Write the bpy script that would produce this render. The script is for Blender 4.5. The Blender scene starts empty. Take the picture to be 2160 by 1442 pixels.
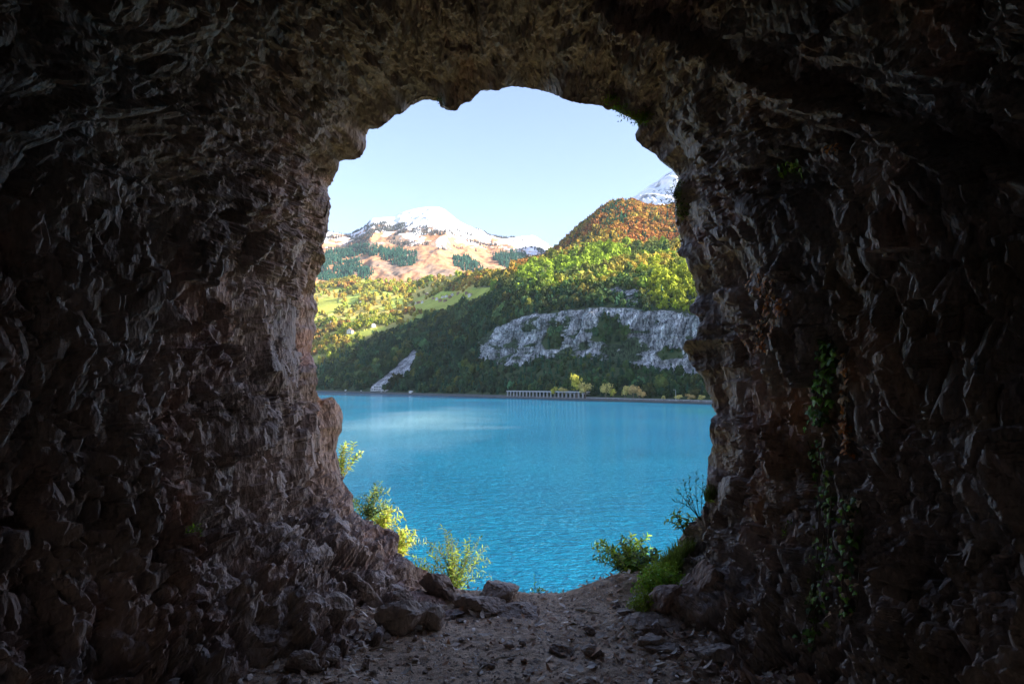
import bpy, bmesh, math, random
import numpy as np
from mathutils import Vector, Matrix

R = math.radians
SC = bpy.context.scene
COL = SC.collection

# ---------------------------------------------------------------- camera, sky, sun, exposure
EYE = np.array([0.0, 0.0, 12.0])            # lake surface is z = 0
FPX = 1440.0                                # focal length in photo pixels (24 mm on 36 mm)
HORIZON = 813.0
PITCH = math.atan((HORIZON - 721.0) / FPX)

cam_data = bpy.data.cameras.new('camera')
cam_data.sensor_width = 36.0
cam_data.lens = 24.0
cam_data.clip_start = 0.05
cam_data.clip_end = 30000.0
cam = bpy.data.objects.new('camera', cam_data)
cam.location = EYE
cam.rotation_euler = (math.pi / 2 + PITCH, 0, 0)
COL.objects.link(cam)
SC.camera = cam

SUN_EL, SUN_AZ = R(25.0), R(101.0)           # azimuth clockwise from +Y (view direction)
world = bpy.data.worlds.new('World')
SC.world = world
world.use_nodes = True
wn = world.node_tree.nodes
wl = world.node_tree.links
bg = wn['Background']
sky = wn.new('ShaderNodeTexSky')
sky.sky_type = 'NISHITA'
sky.sun_disc = False
sky.sun_elevation = SUN_EL
sky.sun_rotation = SUN_AZ
sky.altitude = 400
sky.air_density = 1.0
sky.dust_density = 1.2
sky.ozone_density = 1.0
wb = wn.new('ShaderNodeMix'); wb.data_type = 'RGBA'; wb.blend_type = 'MULTIPLY'
wb.inputs[0].default_value = 1.0; wb.inputs[7].default_value = (1.04, 0.945, 1.03, 1)     # white balance
wl.new(sky.outputs['Color'], wb.inputs[6])
wl.new(wb.outputs[2], bg.inputs['Color'])
bg.inputs['Strength'].default_value = 0.105

sun_data = bpy.data.lights.new('sun', 'SUN')
sun_data.energy = 5.0
sun_data.angle = R(0.5)
sun_data.color = (1.0, 0.93, 0.82)
sun = bpy.data.objects.new('sun', sun_data)
sdir = Vector((math.sin(SUN_AZ) * math.cos(SUN_EL), math.cos(SUN_AZ) * math.cos(SUN_EL), math.sin(SUN_EL)))
sun.rotation_euler = (-sdir).to_track_quat('-Z', 'Y').to_euler()
sun.location = (20, 0, 60)
COL.objects.link(sun)

SC.view_settings.view_transform = 'Standard'
SC.view_settings.look = 'None'
SC.view_settings.exposure = 1.8
SC.view_settings.gamma = 1.0
SC.view_settings.use_curve_mapping = False
SC.render.engine = 'CYCLES'
SC.cycles.max_bounces = 6
SC.cycles.diffuse_bounces = 4
SC.cycles.glossy_bounces = 2
SC.cycles.transmission_bounces = 3
SC.cycles.caustics_reflective = False
SC.cycles.caustics_refractive = False
SC.cycles.sample_clamp_indirect = 6.0
SC.cycles.use_denoising = True

# ---------------------------------------------------------------- helpers: pixels <-> world
CP, SP = math.cos(PITCH), math.sin(PITCH)


def at(px, py, D):
    """world point seen at photo pixel (px, py) at depth D along +Y"""
    px = np.asarray(px, float); py = np.asarray(py, float); D = np.asarray(D, float)
    xc = (px - 1080.0) / FPX
    yc = (721.0 - py) / FPX
    dy = CP - yc * SP
    dz = SP + yc * CP
    k = D / dy
    return np.stack([xc * k + EYE[0], D + EYE[1] + 0 * k, dz * k + EYE[2]], -1)


def proj(P):
    d = P - EYE
    f = d[..., 1] * CP + d[..., 2] * SP
    u = -d[..., 1] * SP + d[..., 2] * CP
    return 1080 + FPX * d[..., 0] / f, 721 - FPX * u / f


def in_poly(x, y, poly):
    x = np.asarray(x); y = np.asarray(y)
    ins = np.zeros(x.shape, bool)
    n = len(poly)
    for i in range(n):
        x1, y1 = poly[i]; x2, y2 = poly[(i + 1) % n]
        if y1 == y2:
            continue
        c = ((y1 > y) != (y2 > y)) & (x < (x2 - x1) * (y - y1) / (y2 - y1) + x1)
        ins ^= c
    return ins


# ---------------------------------------------------------------- helpers: numpy noise
def h3(ix, iy, iz, seed):
    n = (ix.astype(np.int64) * 374761393 + iy.astype(np.int64) * 668265263 + iz.astype(np.int64) * 2147483647 + seed * 1274126177) & 0xFFFFFFFF
    n = ((n ^ (n >> 13)) * 1274126177) & 0xFFFFFFFF
    n = ((n ^ (n >> 16)) * 2246822519) & 0xFFFFFFFF
    n = n ^ (n >> 15)
    return n


def f01(n):
    return (n & 0xFFFF).astype(np.float32) / 65535.0


def vnoise(p, seed=0):
    p = np.asarray(p, np.float64)
    i = np.floor(p).astype(np.int64)
    f = (p - i)
    w = f * f * f * (f * (f * 6 - 15) + 10)
    out = np.zeros(p.shape[:-1])
    for dx in (0, 1):
        wx = w[..., 0] if dx else 1 - w[..., 0]
        for dy in (0, 1):
            wy = w[..., 1] if dy else 1 - w[..., 1]
            for dz in (0, 1):
                wz = w[..., 2] if dz else 1 - w[..., 2]
                out += wx * wy * wz * f01(h3(i[..., 0] + dx, i[..., 1] + dy, i[..., 2] + dz, seed))
    return out * 2 - 1


def fbm(p, octaves=4, seed=0, gain=0.5, lac=2.03):
    a, s = 1.0, 0.0
    tot = 0.0
    p = np.asarray(p, np.float64)
    for o in range(octaves):
        s = s + a * vnoise(p * (lac ** o) + 17.3 * o, seed + o)
        tot += a
        a *= gain
    return s / tot


def worley(p, seed=0):
    """F1, F2, three random numbers of the nearest cell and the vector from its centre"""
    p = np.asarray(p, np.float32)
    i = np.floor(p).astype(np.int64)
    n = p.shape[0]
    F1 = np.full(n, 1e9, np.float32); F2 = np.full(n, 1e9, np.float32)
    idn = np.zeros(n, np.int64)
    vec = np.zeros((n, 3), np.float32)
    for dx in (-1, 0, 1):
        for dy in (-1, 0, 1):
            for dz in (-1, 0, 1):
                cx, cy, cz = i[:, 0] + dx, i[:, 1] + dy, i[:, 2] + dz
                h = h3(cx, cy, cz, seed)
                ox = (h & 1023).astype(np.float32) / 1023
                oy = ((h >> 10) & 1023).astype(np.float32) / 1023
                oz = ((h >> 20) & 1023).astype(np.float32) / 1023
                vx = p[:, 0] - (cx + ox); vy = p[:, 1] - (cy + oy); vz = p[:, 2] - (cz + oz)
                d = vx * vx + vy * vy + vz * vz
                m = d < F1
                F2 = np.where(m, F1, np.minimum(F2, d))
                F1 = np.where(m, d, F1)
                idn = np.where(m, h, idn)
                vec[m, 0] = vx[m]; vec[m, 1] = vy[m]; vec[m, 2] = vz[m]
    r = np.stack([f01(h3(idn, idn >> 7, idn >> 3, seed + k)) for k in (11, 23, 37, 41)], -1)
    return np.sqrt(F1), np.sqrt(F2), r, vec


def sstep(a, b, x):
    t = np.clip((x - a) / (b - a), 0, 1)
    return t * t * (3 - 2 * t)


def smooth1(a, k):
    w = np.hanning(2 * k + 3)[1:-1]; w /= w.sum()
    return np.convolve(np.pad(a, k, mode='edge'), w, 'valid')


# ---------------------------------------------------------------- helpers: objects
def tag(o, label=None, cat=None, group=None, kind=None):
    if label: o['label'] = label
    if cat: o['category'] = cat
    if group: o['group'] = group
    if kind: o['kind'] = kind
    return o


def link(o, parent=None):
    COL.objects.link(o)
    if parent is not None:
        o.parent = parent
    return o


def empty(name, loc=(0, 0, 0), rz=0.0):
    o = bpy.data.objects.new(name, None)
    o.location = loc
    o.rotation_euler = (0, 0, rz)
    o.empty_display_size = 0.2
    return link(o)


def np_mesh(name, V, F, colors=None, smooth=False, extra=None):
    """V (n,3), F (m,k) with k = 3 or 4"""
    V = np.ascontiguousarray(V, np.float32); F = np.ascontiguousarray(F, np.int32)
    me = bpy.data.meshes.new(name)
    k = F.shape[1]
    me.vertices.add(len(V)); me.vertices.foreach_set('co', V.ravel())
    me.loops.add(F.size); me.loops.foreach_set('vertex_index', F.ravel())
    me.polygons.add(len(F))
    me.polygons.foreach_set('loop_start', np.arange(0, F.size, k, dtype=np.int32))
    me.polygons.foreach_set('loop_total', np.full(len(F), k, np.int32))
    me.polygons.foreach_set('use_smooth', np.full(len(F), bool(smooth)))
    me.update(calc_edges=True)
    if colors is not None:
        a = me.attributes.new('tint', 'FLOAT_COLOR', 'POINT')
        c = np.ones((len(V), 4), np.float32); c[:, :colors.shape[1]] = colors
        a.data.foreach_set('color', c.ravel())
    if extra:
        for nm, arr in extra.items():
            a = me.attributes.new(nm, 'FLOAT', 'POINT')
            a.data.foreach_set('value', np.ascontiguousarray(arr, np.float32))
    return me


def mobj(name, me, mat, parent=None, loc=None):
    o = bpy.data.objects.new(name, me)
    if mat is not None and len(me.materials) == 0:
        me.materials.append(mat)
    if loc is not None:
        o.location = loc
    return link(o, parent)


def grid_faces(nu, nv):
    """faces of a grid with index u * nv + v"""
    u = np.arange(nu - 1)[:, None]; v = np.arange(nv - 1)[None, :]
    a = (u * nv + v).ravel()
    return np.stack([a, a + nv, a + nv + 1, a + 1], -1)


class MB:
    """collects boxes, tubes and polygons for one mesh"""
    def __init__(self):
        self.v = []; self.f = []

    def add(self, vs, fs):
        n = len(self.v)
        self.v += [tuple(map(float, x)) for x in vs]
        self.f += [tuple(i + n for i in f) for f in fs]
        return self

    def box(self, lo, hi, M=None):
        x0, y0, z0 = lo; x1, y1, z1 = hi
        vs = [(x0, y0, z0), (x1, y0, z0), (x1, y1, z0), (x0, y1, z0), (x0, y0, z1), (x1, y0, z1), (x1, y1, z1), (x0, y1, z1)]
        if M is not None:
            vs = [tuple(M @ Vector(p)) for p in vs]
        return self.add(vs, [(0, 3, 2, 1), (4, 5, 6, 7), (0, 1, 5, 4), (1, 2, 6, 5), (2, 3, 7, 6), (3, 0, 4, 7)])

    def tube(self, pts, rad, n=6):
        pts = [Vector(p) for p in pts]
        if not hasattr(rad, '__len__'):
            rad = [rad] * len(pts)
        vs = []; fs = []
        for i, p in enumerate(pts):
            d = (pts[min(i + 1, len(pts) - 1)] - pts[max(i - 1, 0)]).normalized()
            a = d.cross(Vector((0.31, 0.95, 0.05)))
            if a.length < 1e-3: a = d.cross(Vector((1, 0, 0)))
            a.normalize(); b = d.cross(a)
            for k in range(n):
                t = 2 * math.pi * k / n
                vs.append(p + (a * math.cos(t) + b * math.sin(t)) * rad[i])
        for i in range(len(pts) - 1):
            for k in range(n):
                fs.append((i * n + k, i * n + (k + 1) % n, (i + 1) * n + (k + 1) % n, (i + 1) * n + k))
        fs.append(tuple(range(n))[::-1]); fs.append(tuple((len(pts) - 1) * n + k for k in range(n)))
        return self.add(vs, fs)

    def mesh(self, name, smooth=False):
        me = bpy.data.meshes.new(name)
        me.from_pydata(self.v, [], self.f)
        if smooth:
            me.polygons.foreach_set('use_smooth', np.full(len(me.polygons), True))
        me.update()
        return me

    def build(self, name, mat, parent=None, smooth=False, loc=None):
        return mobj(name, self.mesh(name, smooth), mat, parent, loc)


# ---------------------------------------------------------------- materials
def new_mat(name):
    m = bpy.data.materials.new(name)
    m.use_nodes = True
    nt = m.node_tree
    return m, nt, nt.nodes['Principled BSDF']


def N(nt, t, **kw):
    n = nt.nodes.new(t)
    for k, v in kw.items():
        if k in n.inputs:
            n.inputs[k].default_value = v
        else:
            setattr(n, k, v)
    return n


def mixc(nt, a, b, fac, blend='MIX'):
    n = nt.nodes.new('ShaderNodeMix')
    n.data_type = 'RGBA'; n.blend_type = blend
    for sock, val in ((n.inputs[6], a), (n.inputs[7], b), (n.inputs[0], fac)):
        if isinstance(val, bpy.types.NodeSocket):
            nt.links.new(val, sock)
        elif isinstance(val, (int, float)):
            sock.default_value = val
        else:
            sock.default_value = (*val, 1)
    return n.outputs[2]


def ramp(nt, src, stops):
    n = nt.nodes.new('ShaderNodeValToRGB')
    e = n.color_ramp.elements
    e[0].position, e[0].color = stops[0][0], (*stops[0][1], 1)
    e[1].position, e[1].color = stops[-1][0], (*stops[-1][1], 1)
    for p, c in stops[1:-1]:
        x = e.new(p); x.color = (*c, 1)
    nt.links.new(src, n.inputs[0])
    return n.outputs[0]


def noise_tex(nt, scale, detail=4, rough=0.55, vec=None, dist=0.0):
    n = N(nt, 'ShaderNodeTexNoise', Scale=scale, Detail=detail, Roughness=rough, Distortion=dist)
    if vec is not None:
        nt.links.new(vec, n.inputs['Vector'])
    return n.outputs['Fac']


def bump(nt, height, strength, dist, normal=None):
    b = N(nt, 'ShaderNodeBump', Strength=strength, Distance=dist)
    nt.links.new(height, b.inputs['Height'])
    if normal is not None:
        nt.links.new(normal, b.inputs['Normal'])
    return b.outputs['Normal']


def simple_mat(name, col, rough=0.8, var=0.25, scale=8.0, bumps=0.0, spec=0.3):
    m, nt, b = new_mat(name)
    geo = N(nt, 'ShaderNodeNewGeometry')
    f = noise_tex(nt, scale, 4, 0.6, geo.outputs['Position'])
    c2 = tuple(min(1, x * (1 + var)) for x in col); c1 = tuple(x * (1 - var) for x in col)
    nt.links.new(ramp(nt, f, [(0.3, c1), (0.7, c2)]), b.inputs['Base Color'])
    b.inputs['Roughness'].default_value = rough
    b.inputs['Specular IOR Level'].default_value = spec
    if bumps:
        nt.links.new(bump(nt, f, 0.6, bumps), b.inputs['Normal'])
    return m


def tint_mat(name, rough=0.8, var=0.2, scale=0.5, spec=0.2, translucent=0.0):
    """colour from the 'tint' attribute with a little procedural variation"""
    m, nt, b = new_mat(name)
    a = N(nt, 'ShaderNodeAttribute', attribute_name='tint')
    geo = N(nt, 'ShaderNodeNewGeometry')
    f = noise_tex(nt, scale, 3, 0.6, geo.outputs['Position'])
    v = ramp(nt, f, [(0.3, (1 - var,) * 3), (0.7, (1 + var,) * 3)])
    c = mixc(nt, a.outputs['Color'], v, 1.0, 'MULTIPLY')
    nt.links.new(c, b.inputs['Base Color'])
    b.inputs['Roughness'].default_value = rough
    b.inputs['Specular IOR Level'].default_value = spec
    if translucent:
        tr = nt.nodes.new('ShaderNodeBsdfTranslucent')
        nt.links.new(c, tr.inputs['Color'])
        mx = nt.nodes.new('ShaderNodeMixShader'); mx.inputs[0].default_value = translucent
        nt.links.new(b.outputs[0], mx.inputs[1]); nt.links.new(tr.outputs[0], mx.inputs[2])
        nt.links.new(mx.outputs[0], nt.nodes['Material Output'].inputs['Surface'])
    return m


def leaf_mat(name, col, translucent=0.4, rough=0.5, var=0.35):
    m, nt, b = new_mat(name)
    oi = N(nt, 'ShaderNodeObjectInfo')
    geo = N(nt, 'ShaderNodeNewGeometry')
    f = noise_tex(nt, 35.0, 2, 0.5, geo.outputs['Position'])
    ad = N(nt, 'ShaderNodeMath', operation='ADD')
    nt.links.new(f, ad.inputs[0]); nt.links.new(oi.outputs['Random'], ad.inputs[1])
    hf = N(nt, 'ShaderNodeMath', operation='MULTIPLY'); hf.inputs[1].default_value = 0.5
    nt.links.new(ad.outputs[0], hf.inputs[0])
    c = ramp(nt, hf.outputs[0], [(0.25, tuple(x * (1 - var) for x in col)), (0.75, tuple(min(1, x * (1 + var)) for x in col))])
    nt.links.new(c, b.inputs['Base Color'])
    b.inputs['Roughness'].default_value = rough
    b.inputs['Specular IOR Level'].default_value = 0.35
    tr = nt.nodes.new('ShaderNodeBsdfTranslucent')
    nt.links.new(c, tr.inputs['Color'])
    mx = nt.nodes.new('ShaderNodeMixShader'); mx.inputs[0].default_value = translucent
    nt.links.new(b.outputs[0], mx.inputs[1]); nt.links.new(tr.outputs[0], mx.inputs[2])
    nt.links.new(mx.outputs[0], nt.nodes['Material Output'].inputs['Surface'])
    return m


def rock_mat(name, base, dark, rough=0.62, tinted=True, spec=0.45):
    m, nt, b = new_mat(name)
    geo = N(nt, 'ShaderNodeNewGeometry')
    pos = geo.outputs['Position']
    mp = N(nt, 'ShaderNodeMapping'); mp.inputs['Scale'].default_value = (1, 1, 0.45)
    mp.inputs['Rotation'].default_value = (0, R(14), 0)
    nt.links.new(pos, mp.inputs['Vector'])
    big = noise_tex(nt, 2.3, 5, 0.62, pos)
    fine = noise_tex(nt, 26.0, 6, 0.68, mp.outputs[0])
    grit = noise_tex(nt, 130.0, 4, 0.7, pos)
    c = ramp(nt, big, [(0.30, dark), (0.68, base)])
    c = mixc(nt, c, ramp(nt, fine, [(0.35, (0.62, 0.6, 0.6)), (0.7, (1.25, 1.22, 1.2))]), 0.8, 'MULTIPLY')
    if tinted:
        a = N(nt, 'ShaderNodeAttribute', attribute_name='tint')
        c = mixc(nt, c, a.outputs['Color'], 1.0, 'MULTIPLY')
    nt.links.new(c, b.inputs['Base Color'])
    rr = ramp(nt, fine, [(0.3, (rough - .12,) * 3), (0.7, (rough + .18,) * 3)])
    nt.links.new(rr, b.inputs['Roughness'])
    b.inputs['Specular IOR Level'].default_value = spec
    chips = []
    for sc_, ds in ((22.0, 0.030), (55.0, 0.012)):
        vo = N(nt, 'ShaderNodeTexVoronoi', Scale=sc_)
        nt.links.new(mp.outputs[0], vo.inputs['Vector'])
        sp = N(nt, 'ShaderNodeSeparateColor'); nt.links.new(vo.outputs['Color'], sp.inputs[0])
        ad = N(nt, 'ShaderNodeMath', operation='ADD'); nt.links.new(sp.outputs[0], ad.inputs[0]); nt.links.new(vo.outputs['Distance'], ad.inputs[1])
        chips.append((ad.outputs[0], ds))
    n1 = bump(nt, fine, 0.6, 0.012)
    for hgt, ds in chips:
        n1 = bump(nt, hgt, 0.55, ds, n1)
    n2 = bump(nt, grit, 0.6, 0.007, n1)
    nt.links.new(n2, b.inputs['Normal'])
    return m


M_CAVE = rock_mat('cave_rock', (0.41, 0.325, 0.28), (0.235, 0.18, 0.16), rough=0.5, spec=0.5)
M_STONE = rock_mat('loose_stone', (0.45, 0.36, 0.30), (0.30, 0.235, 0.20), tinted=False)


# ================================================================= THE CAVE
RIM = [  # mouth outline: photo x, photo y, depth
 (1087,1262,5.45),(1062,1256,5.5),(1030,1248,5.6),(985,1246,5.6),(955,1240,5.65),(925,1222,5.7),(893,1203,5.75),(872,1186,5.8),(856,1176,5.85),(841,1165,5.9),
 (843,1150,5.9),(842,1133,5.95),(834,1120,5.95),(821,1112,6.0),(789,1104,6.0),(765,1095,6.0),(748,1081,6.05),(746,1060,6.1),(746,1043,6.1),(727,1023,6.1),
 (722,1002,6.1),(713,967,6.15),(708,947,6.15),(714,924,6.2),(721,900,6.2),(725,880,6.15),(722,862,6.15),(714,847,6.15),(698,838,6.15),(686,846,6.2),(676,844,6.2),(667,836,6.2),(665,824,6.2),(671,802,6.2),
 (670,775,6.2),(662,757,6.2),(654,744,6.25),(660,717,6.25),(668,695,6.2),(663,675,6.2),(671,653,6.15),(664,635,6.2),(668,618,6.2),(662,602,6.2),
 (664,582,6.2),(674,573,6.15),(685,540,6.1),(684,517,6.1),(688,491,6.1),(692,471,6.05),(698,446,6.05),(697,418,6.05),(693,406,6.05),(702,378,6.0),
 (706,367,6.0),(717,350,5.95),(717,341,5.85),(747,337,5.7),(764,328,5.7),(775,309,5.65),(775,298,5.65),(772,284,5.65),(778,271,5.65),(794,268,5.65),
 (822,255,5.6),(832,244,5.6),(850,239,5.6),(867,222,5.55),(888,213,5.55),(905,210,5.55),(924,213,5.5),(928,225,5.5),(942,236,5.5),(966,231,5.5),
 (971,222,5.5),(992,215,5.45),(1002,205,5.45),(1016,189,5.4),(1037,186,5.4),(1051,192,5.4),(1066,186,5.4),(1085,185,5.35),(1120,189,5.35),(1169,201,5.3),
 (1189,210,5.3),(1224,217,5.25),(1269,227,5.2),(1280,232,5.2),(1297,233,5.2),(1321,246,5.2),(1339,257,5.15),(1349,270,5.15),(1343,281,5.15),(1344,295,5.15),
 (1356,307,5.15),(1373,322,5.1),(1394,338,5.1),(1408,347,5.1),(1422,355,5.1),(1432,371,5.1),(1427,385,5.1),(1425,402,5.1),(1425,444,5.1),(1427,472,5.1),
 (1437,504,5.1),(1437,517,5.1),(1428,530,5.1),(1431,540,5.1),(1446,543,5.1),(1450,562,5.1),(1466,588,5.1),(1467,613,5.1),(1470,624,5.1),(1457,640,5.1),
 (1455,650,5.1),(1459,660,5.1),(1476,669,5.1),(1466,708,5.1),(1447,719,5.1),(1445,736,5.1),(1453,761,5.1),(1463,777,5.1),(1484,800,5.1),(1488,819,5.1),
 (1503,841,5.1),(1505,855,5.1),(1512,869,5.1),(1501,880,5.1),(1496,897,5.1),(1495,919,5.1),(1503,941,5.1),(1492,966,5.1),(1489,997,5.15),(1490,1031,5.2),
 (1481,1072,5.2),(1472,1090,5.2),(1449,1113,5.25),(1432,1136,5.25),(1424,1171,5.3),(1400,1196,5.35),(1380,1215,5.4),(1350,1232,5.4),(1310,1245,5.4),(1262,1256,5.45),(1230,1262,5.45)]
rim = np.array(RIM, float)
rim[:, 2] = np.where(rim[:, 0] < 1080, 5.4 + (rim[:, 2] - 5.4) * 0.55, 5.3 + (rim[:, 2] - 5.3) * 0.5)
seg = np.hypot(np.diff(rim[:, 0]), np.diff(rim[:, 1]))
arc = np.concatenate([[0], np.cumsum(seg)])
NT, NS = 940, 405
tt = np.linspace(0, arc[-1], NT)
rpx = np.interp(tt, arc, rim[:, 0]); rpy = np.interp(tt, arc, rim[:, 1])
rD = np.interp(tt, arc, rim[:, 2])
rD = np.convolve(np.pad(rD, 8, mode='edge'), np.ones(17) / 17, 'valid')
wob = fbm(np.stack([tt * 0.035, 0 * tt, 0 * tt], -1), 4, 5)
wob2 = fbm(np.stack([tt * 0.035, 0 * tt + 9, 0 * tt], -1), 4, 6)
rpx = rpx + wob * 5; rpy = rpy + wob2 * 5
rD = rD + fbm(np.stack([tt * 0.012, 0 * tt + 3, 0 * tt], -1), 3, 8) * 0.25
RIMP = at(rpx, rpy, rD)                                     # (NT,3)

th = np.unwrap(np.arctan2(-(rpy - 780), rpx - 1080))        # image angle, left side ~ pi
if th[NT // 4] < 0: th = th + 2 * math.pi
# angle on the tunnel section further in: feet of the walls stand wide of the mouth's lower corners
thi = np.interp(th, sorted([-1.30, -0.6, 0.0, math.pi / 2, math.pi, math.pi + 0.6, math.pi + 1.56]),
                [-0.80, -0.50, 0.0, math.pi / 2, math.pi, math.pi + 0.45, math.pi + 0.80])
ct, st_ = np.cos(thi), np.sin(thi)
aw = np.where(ct < 0, 2.45, 2.35); ah = np.where(st_ > 0, 3.35, 2.55)
ex = 2.5
rr = (np.abs(ct / aw) ** ex + np.abs(st_ / ah) ** ex) ** (-1 / ex)
Yin = 2.0
INP = np.stack([rr * ct, np.full(NT, Yin), EYE[2] + rr * st_], -1)

y0m = 5.7
inv = np.linspace(1 / y0m, 1 / Yin, NS)
s = (y0m - 1 / inv) / (y0m - Yin)                           # 0 at the mouth, 1 well inside
S = s[:, None, None]
ease = S ** (0.88 - 0.16 * np.clip(st_, 0, 1) ** 2)[None, :, None]
RIMS = np.stack([smooth1(RIMP[:, c], 34) for c in range(3)], -1)      # the outline's small teeth fade out inwards
RIMX = RIMS[None] + (RIMP - RIMS)[None] * np.exp(-S / 0.05)
base = RIMX * (1 - ease) + INP[None] * ease
base[..., 1] = RIMP[None, :, 1] * (1 - s[:, None]) + Yin * s[:, None]
# base normals, pointing into the tunnel
du = np.gradient(base, axis=1); dv = np.gradient(base, axis=0)
nrm = np.cross(du, dv); nrm /= np.linalg.norm(nrm, axis=-1, keepdims=True) + 1e-9
axis = np.array([0, 0, EYE[2]]); toc = axis - base; toc[..., 1] = 0
sg = np.sign((nrm * toc).sum(-1, keepdims=True)); nrm *= np.where(sg == 0, 1, sg)
k = 15                                                       # smooth the normals along the outline
for c in range(3):
    for r_ in range(0, 1):
        pad = np.pad(nrm[..., c], ((0, 0), (k, k)), mode='edge')
        cs = np.cumsum(np.pad(pad, ((0, 0), (1, 0))), axis=1)
        nrm[..., c] = (cs[:, 2 * k + 1:] - cs[:, :-2 * k - 1]) / (2 * k + 1)
nrm /= np.linalg.norm(nrm, axis=-1, keepdims=True) + 1e-9

P = base.reshape(-1, 3)
Nn = nrm.reshape(-1, 3)
sF = np.repeat(s, NT)
thF = np.tile(thi, NS)
q = P.copy()
q[:, 2] -= EYE[2]
lean = np.tanh(q[:, 0] * 1.2)
warp = np.stack([fbm(q * 1.3, 3, 50), fbm(q * 1.3 + 31, 3, 51), fbm(q * 1.3 + 57, 3, 52)], -1)
q2 = q + 0.07 * warp
roof = sstep(0.9, 1.9, q[:, 2]) * (1 - sstep(0.2, 1.9, np.abs(q[:, 0])) * 0.5)
fx = q2[:, 0] + 0.30 * q2[:, 2] * lean
Q = np.stack([fx, q2[:, 1] * (1 - 0.25 * roof) * 1.15, q2[:, 2] * (0.36 + 0.5 * roof)], -1)
rng = np.random.default_rng(4)


def facet(Q, scale, seed, amp, tilt, crack, cw):
    F1, F2, r, vec = worley(Q * scale, seed)
    tl = (r[:, 1] - 0.5) * vec[:, 0] + (r[:, 2] - 0.5) * vec[:, 1] + (r[:, 3] - 0.5) * vec[:, 2]
    edge = F2 - F1
    return (r[:, 0] - 0.5) * amp + tl * tilt * 2 / scale - crack * np.exp(-edge / cw), r, edge


def planes(Q, scale, seed, amp, tilt, dome, mix=0.7):
    """upper envelope of one tilted plane per cell: flat broken faces that meet in sharp edges"""
    p = (Q * scale).astype(np.float32)
    i = np.floor(p).astype(np.int64)
    best = np.full(len(p), -1e9, np.float32); val = np.zeros(len(p), np.float32); idn = np.zeros(len(p), np.int64)
    for dx in (-1, 0, 1):
        for dy in (-1, 0, 1):
            for dz in (-1, 0, 1):
                cx, cy, cz = i[:, 0] + dx, i[:, 1] + dy, i[:, 2] + dz
                h = h3(cx, cy, cz, seed)
                g = h3(cx, cy, cz, seed + 7)
                vx = p[:, 0] - (cx + (h & 1023).astype(np.float32) / 1023)
                vy = p[:, 1] - (cy + ((h >> 10) & 1023).astype(np.float32) / 1023)
                vz = p[:, 2] - (cz + ((h >> 20) & 1023).astype(np.float32) / 1023)
                t = ((g & 255).astype(np.float32) / 255 - .5) * vx + (((g >> 8) & 255).astype(np.float32) / 255 - .5) * vy + (((g >> 16) & 255).astype(np.float32) / 255 - .5) * vz
                pl = ((g >> 24) & 255).astype(np.float32) / 255 * amp + 2 * tilt * t
                e = pl - dome * (vx * vx + vy * vy + vz * vz)
                m = e > best
                best = np.where(m, e, best); val = np.where(m, pl, val); idn = np.where(m, h, idn)
    r = np.stack([f01(h3(idn, idn >> 7, idn >> 3, seed + k)) for k in (11, 23, 37, 41)], -1)
    out = (mix * best + (1 - mix) * val) / scale
    return out - np.mean(out), r


d1, r1 = planes(Q, 2.3, 117, 0.26, 0.46, 0.26, 1.0)
d2a, r2 = planes(Q, 4.2, 202, 0.34, 0.75, 0.40, 0.85)
d2b, r2b, e2 = facet(Q + 3.1, 5.6, 212, 0.045, 0.62, 0.012, 0.03)
d2 = d2a * 0.8 + d2b
d3, r3, e3 = facet(Q * np.array([1, 1, 0.8]), 13.0, 303, 0.024, 0.95, 0.005, 0.03)
d4, r4 = planes(Q, 23.0, 404, 0.55, 1.0, 0.6)
low = fbm(q * 0.8, 3, 60)
fr = sstep(0.0, 0.10, sF)
rid = 1 - np.abs(fbm(Q * 6.0, 4, 70))
calm = 0.75 + 0.35 * sstep(-0.25, 0.35, fbm(q * 0.9 + 5, 3, 75))          # smoother and rougher zones
ra = 1 - 0.35 * roof
disp = fr * (0.07 * low + (d1 * (0.25 + 0.75 * sstep(0.05, 0.35, sF)) + d2) * ra - 0.02) + (0.30 + 0.70 * fr) * calm * (d3 + d4) * ra + (rid - 0.8) * 0.015 * (0.2 + 0.8 * fr)
disp -= 0.05 * fr * (1 - fr) * 4
lim = 0.012 + 0.55 * sF                                      # nothing may lean into the mouth's outline
disp = np.where(disp > lim * .5, lim * .5 + lim * .5 * np.tanh((disp - lim * .5) / (lim * .5)), disp)
# long slanting ledge across the roof on the right
lgx, lgy = proj(P)
lw = fbm(q * 2.0, 3, 95)
sdl = ((lgx - 1200) * 370 - (lgy - 20) * 960) / 1029.0 + lw * 22            # > 0 above the ledge
lf = fr * sstep(1180, 1330, lgx) * sstep(0.35, 0.5, q[:, 2])
disp += lf * (0.06 * np.exp(-(sdl / 16) ** 2) - 0.13 * sstep(4, 22, sdl) * np.exp(-np.clip(sdl, 0, None) / 260))
P2 = P + Nn * disp[:, None]
# shear the flakes a little along the wall so that edges overhang
P2[:, 1] += (d2 + d3) * 0.35 * fr

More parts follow.
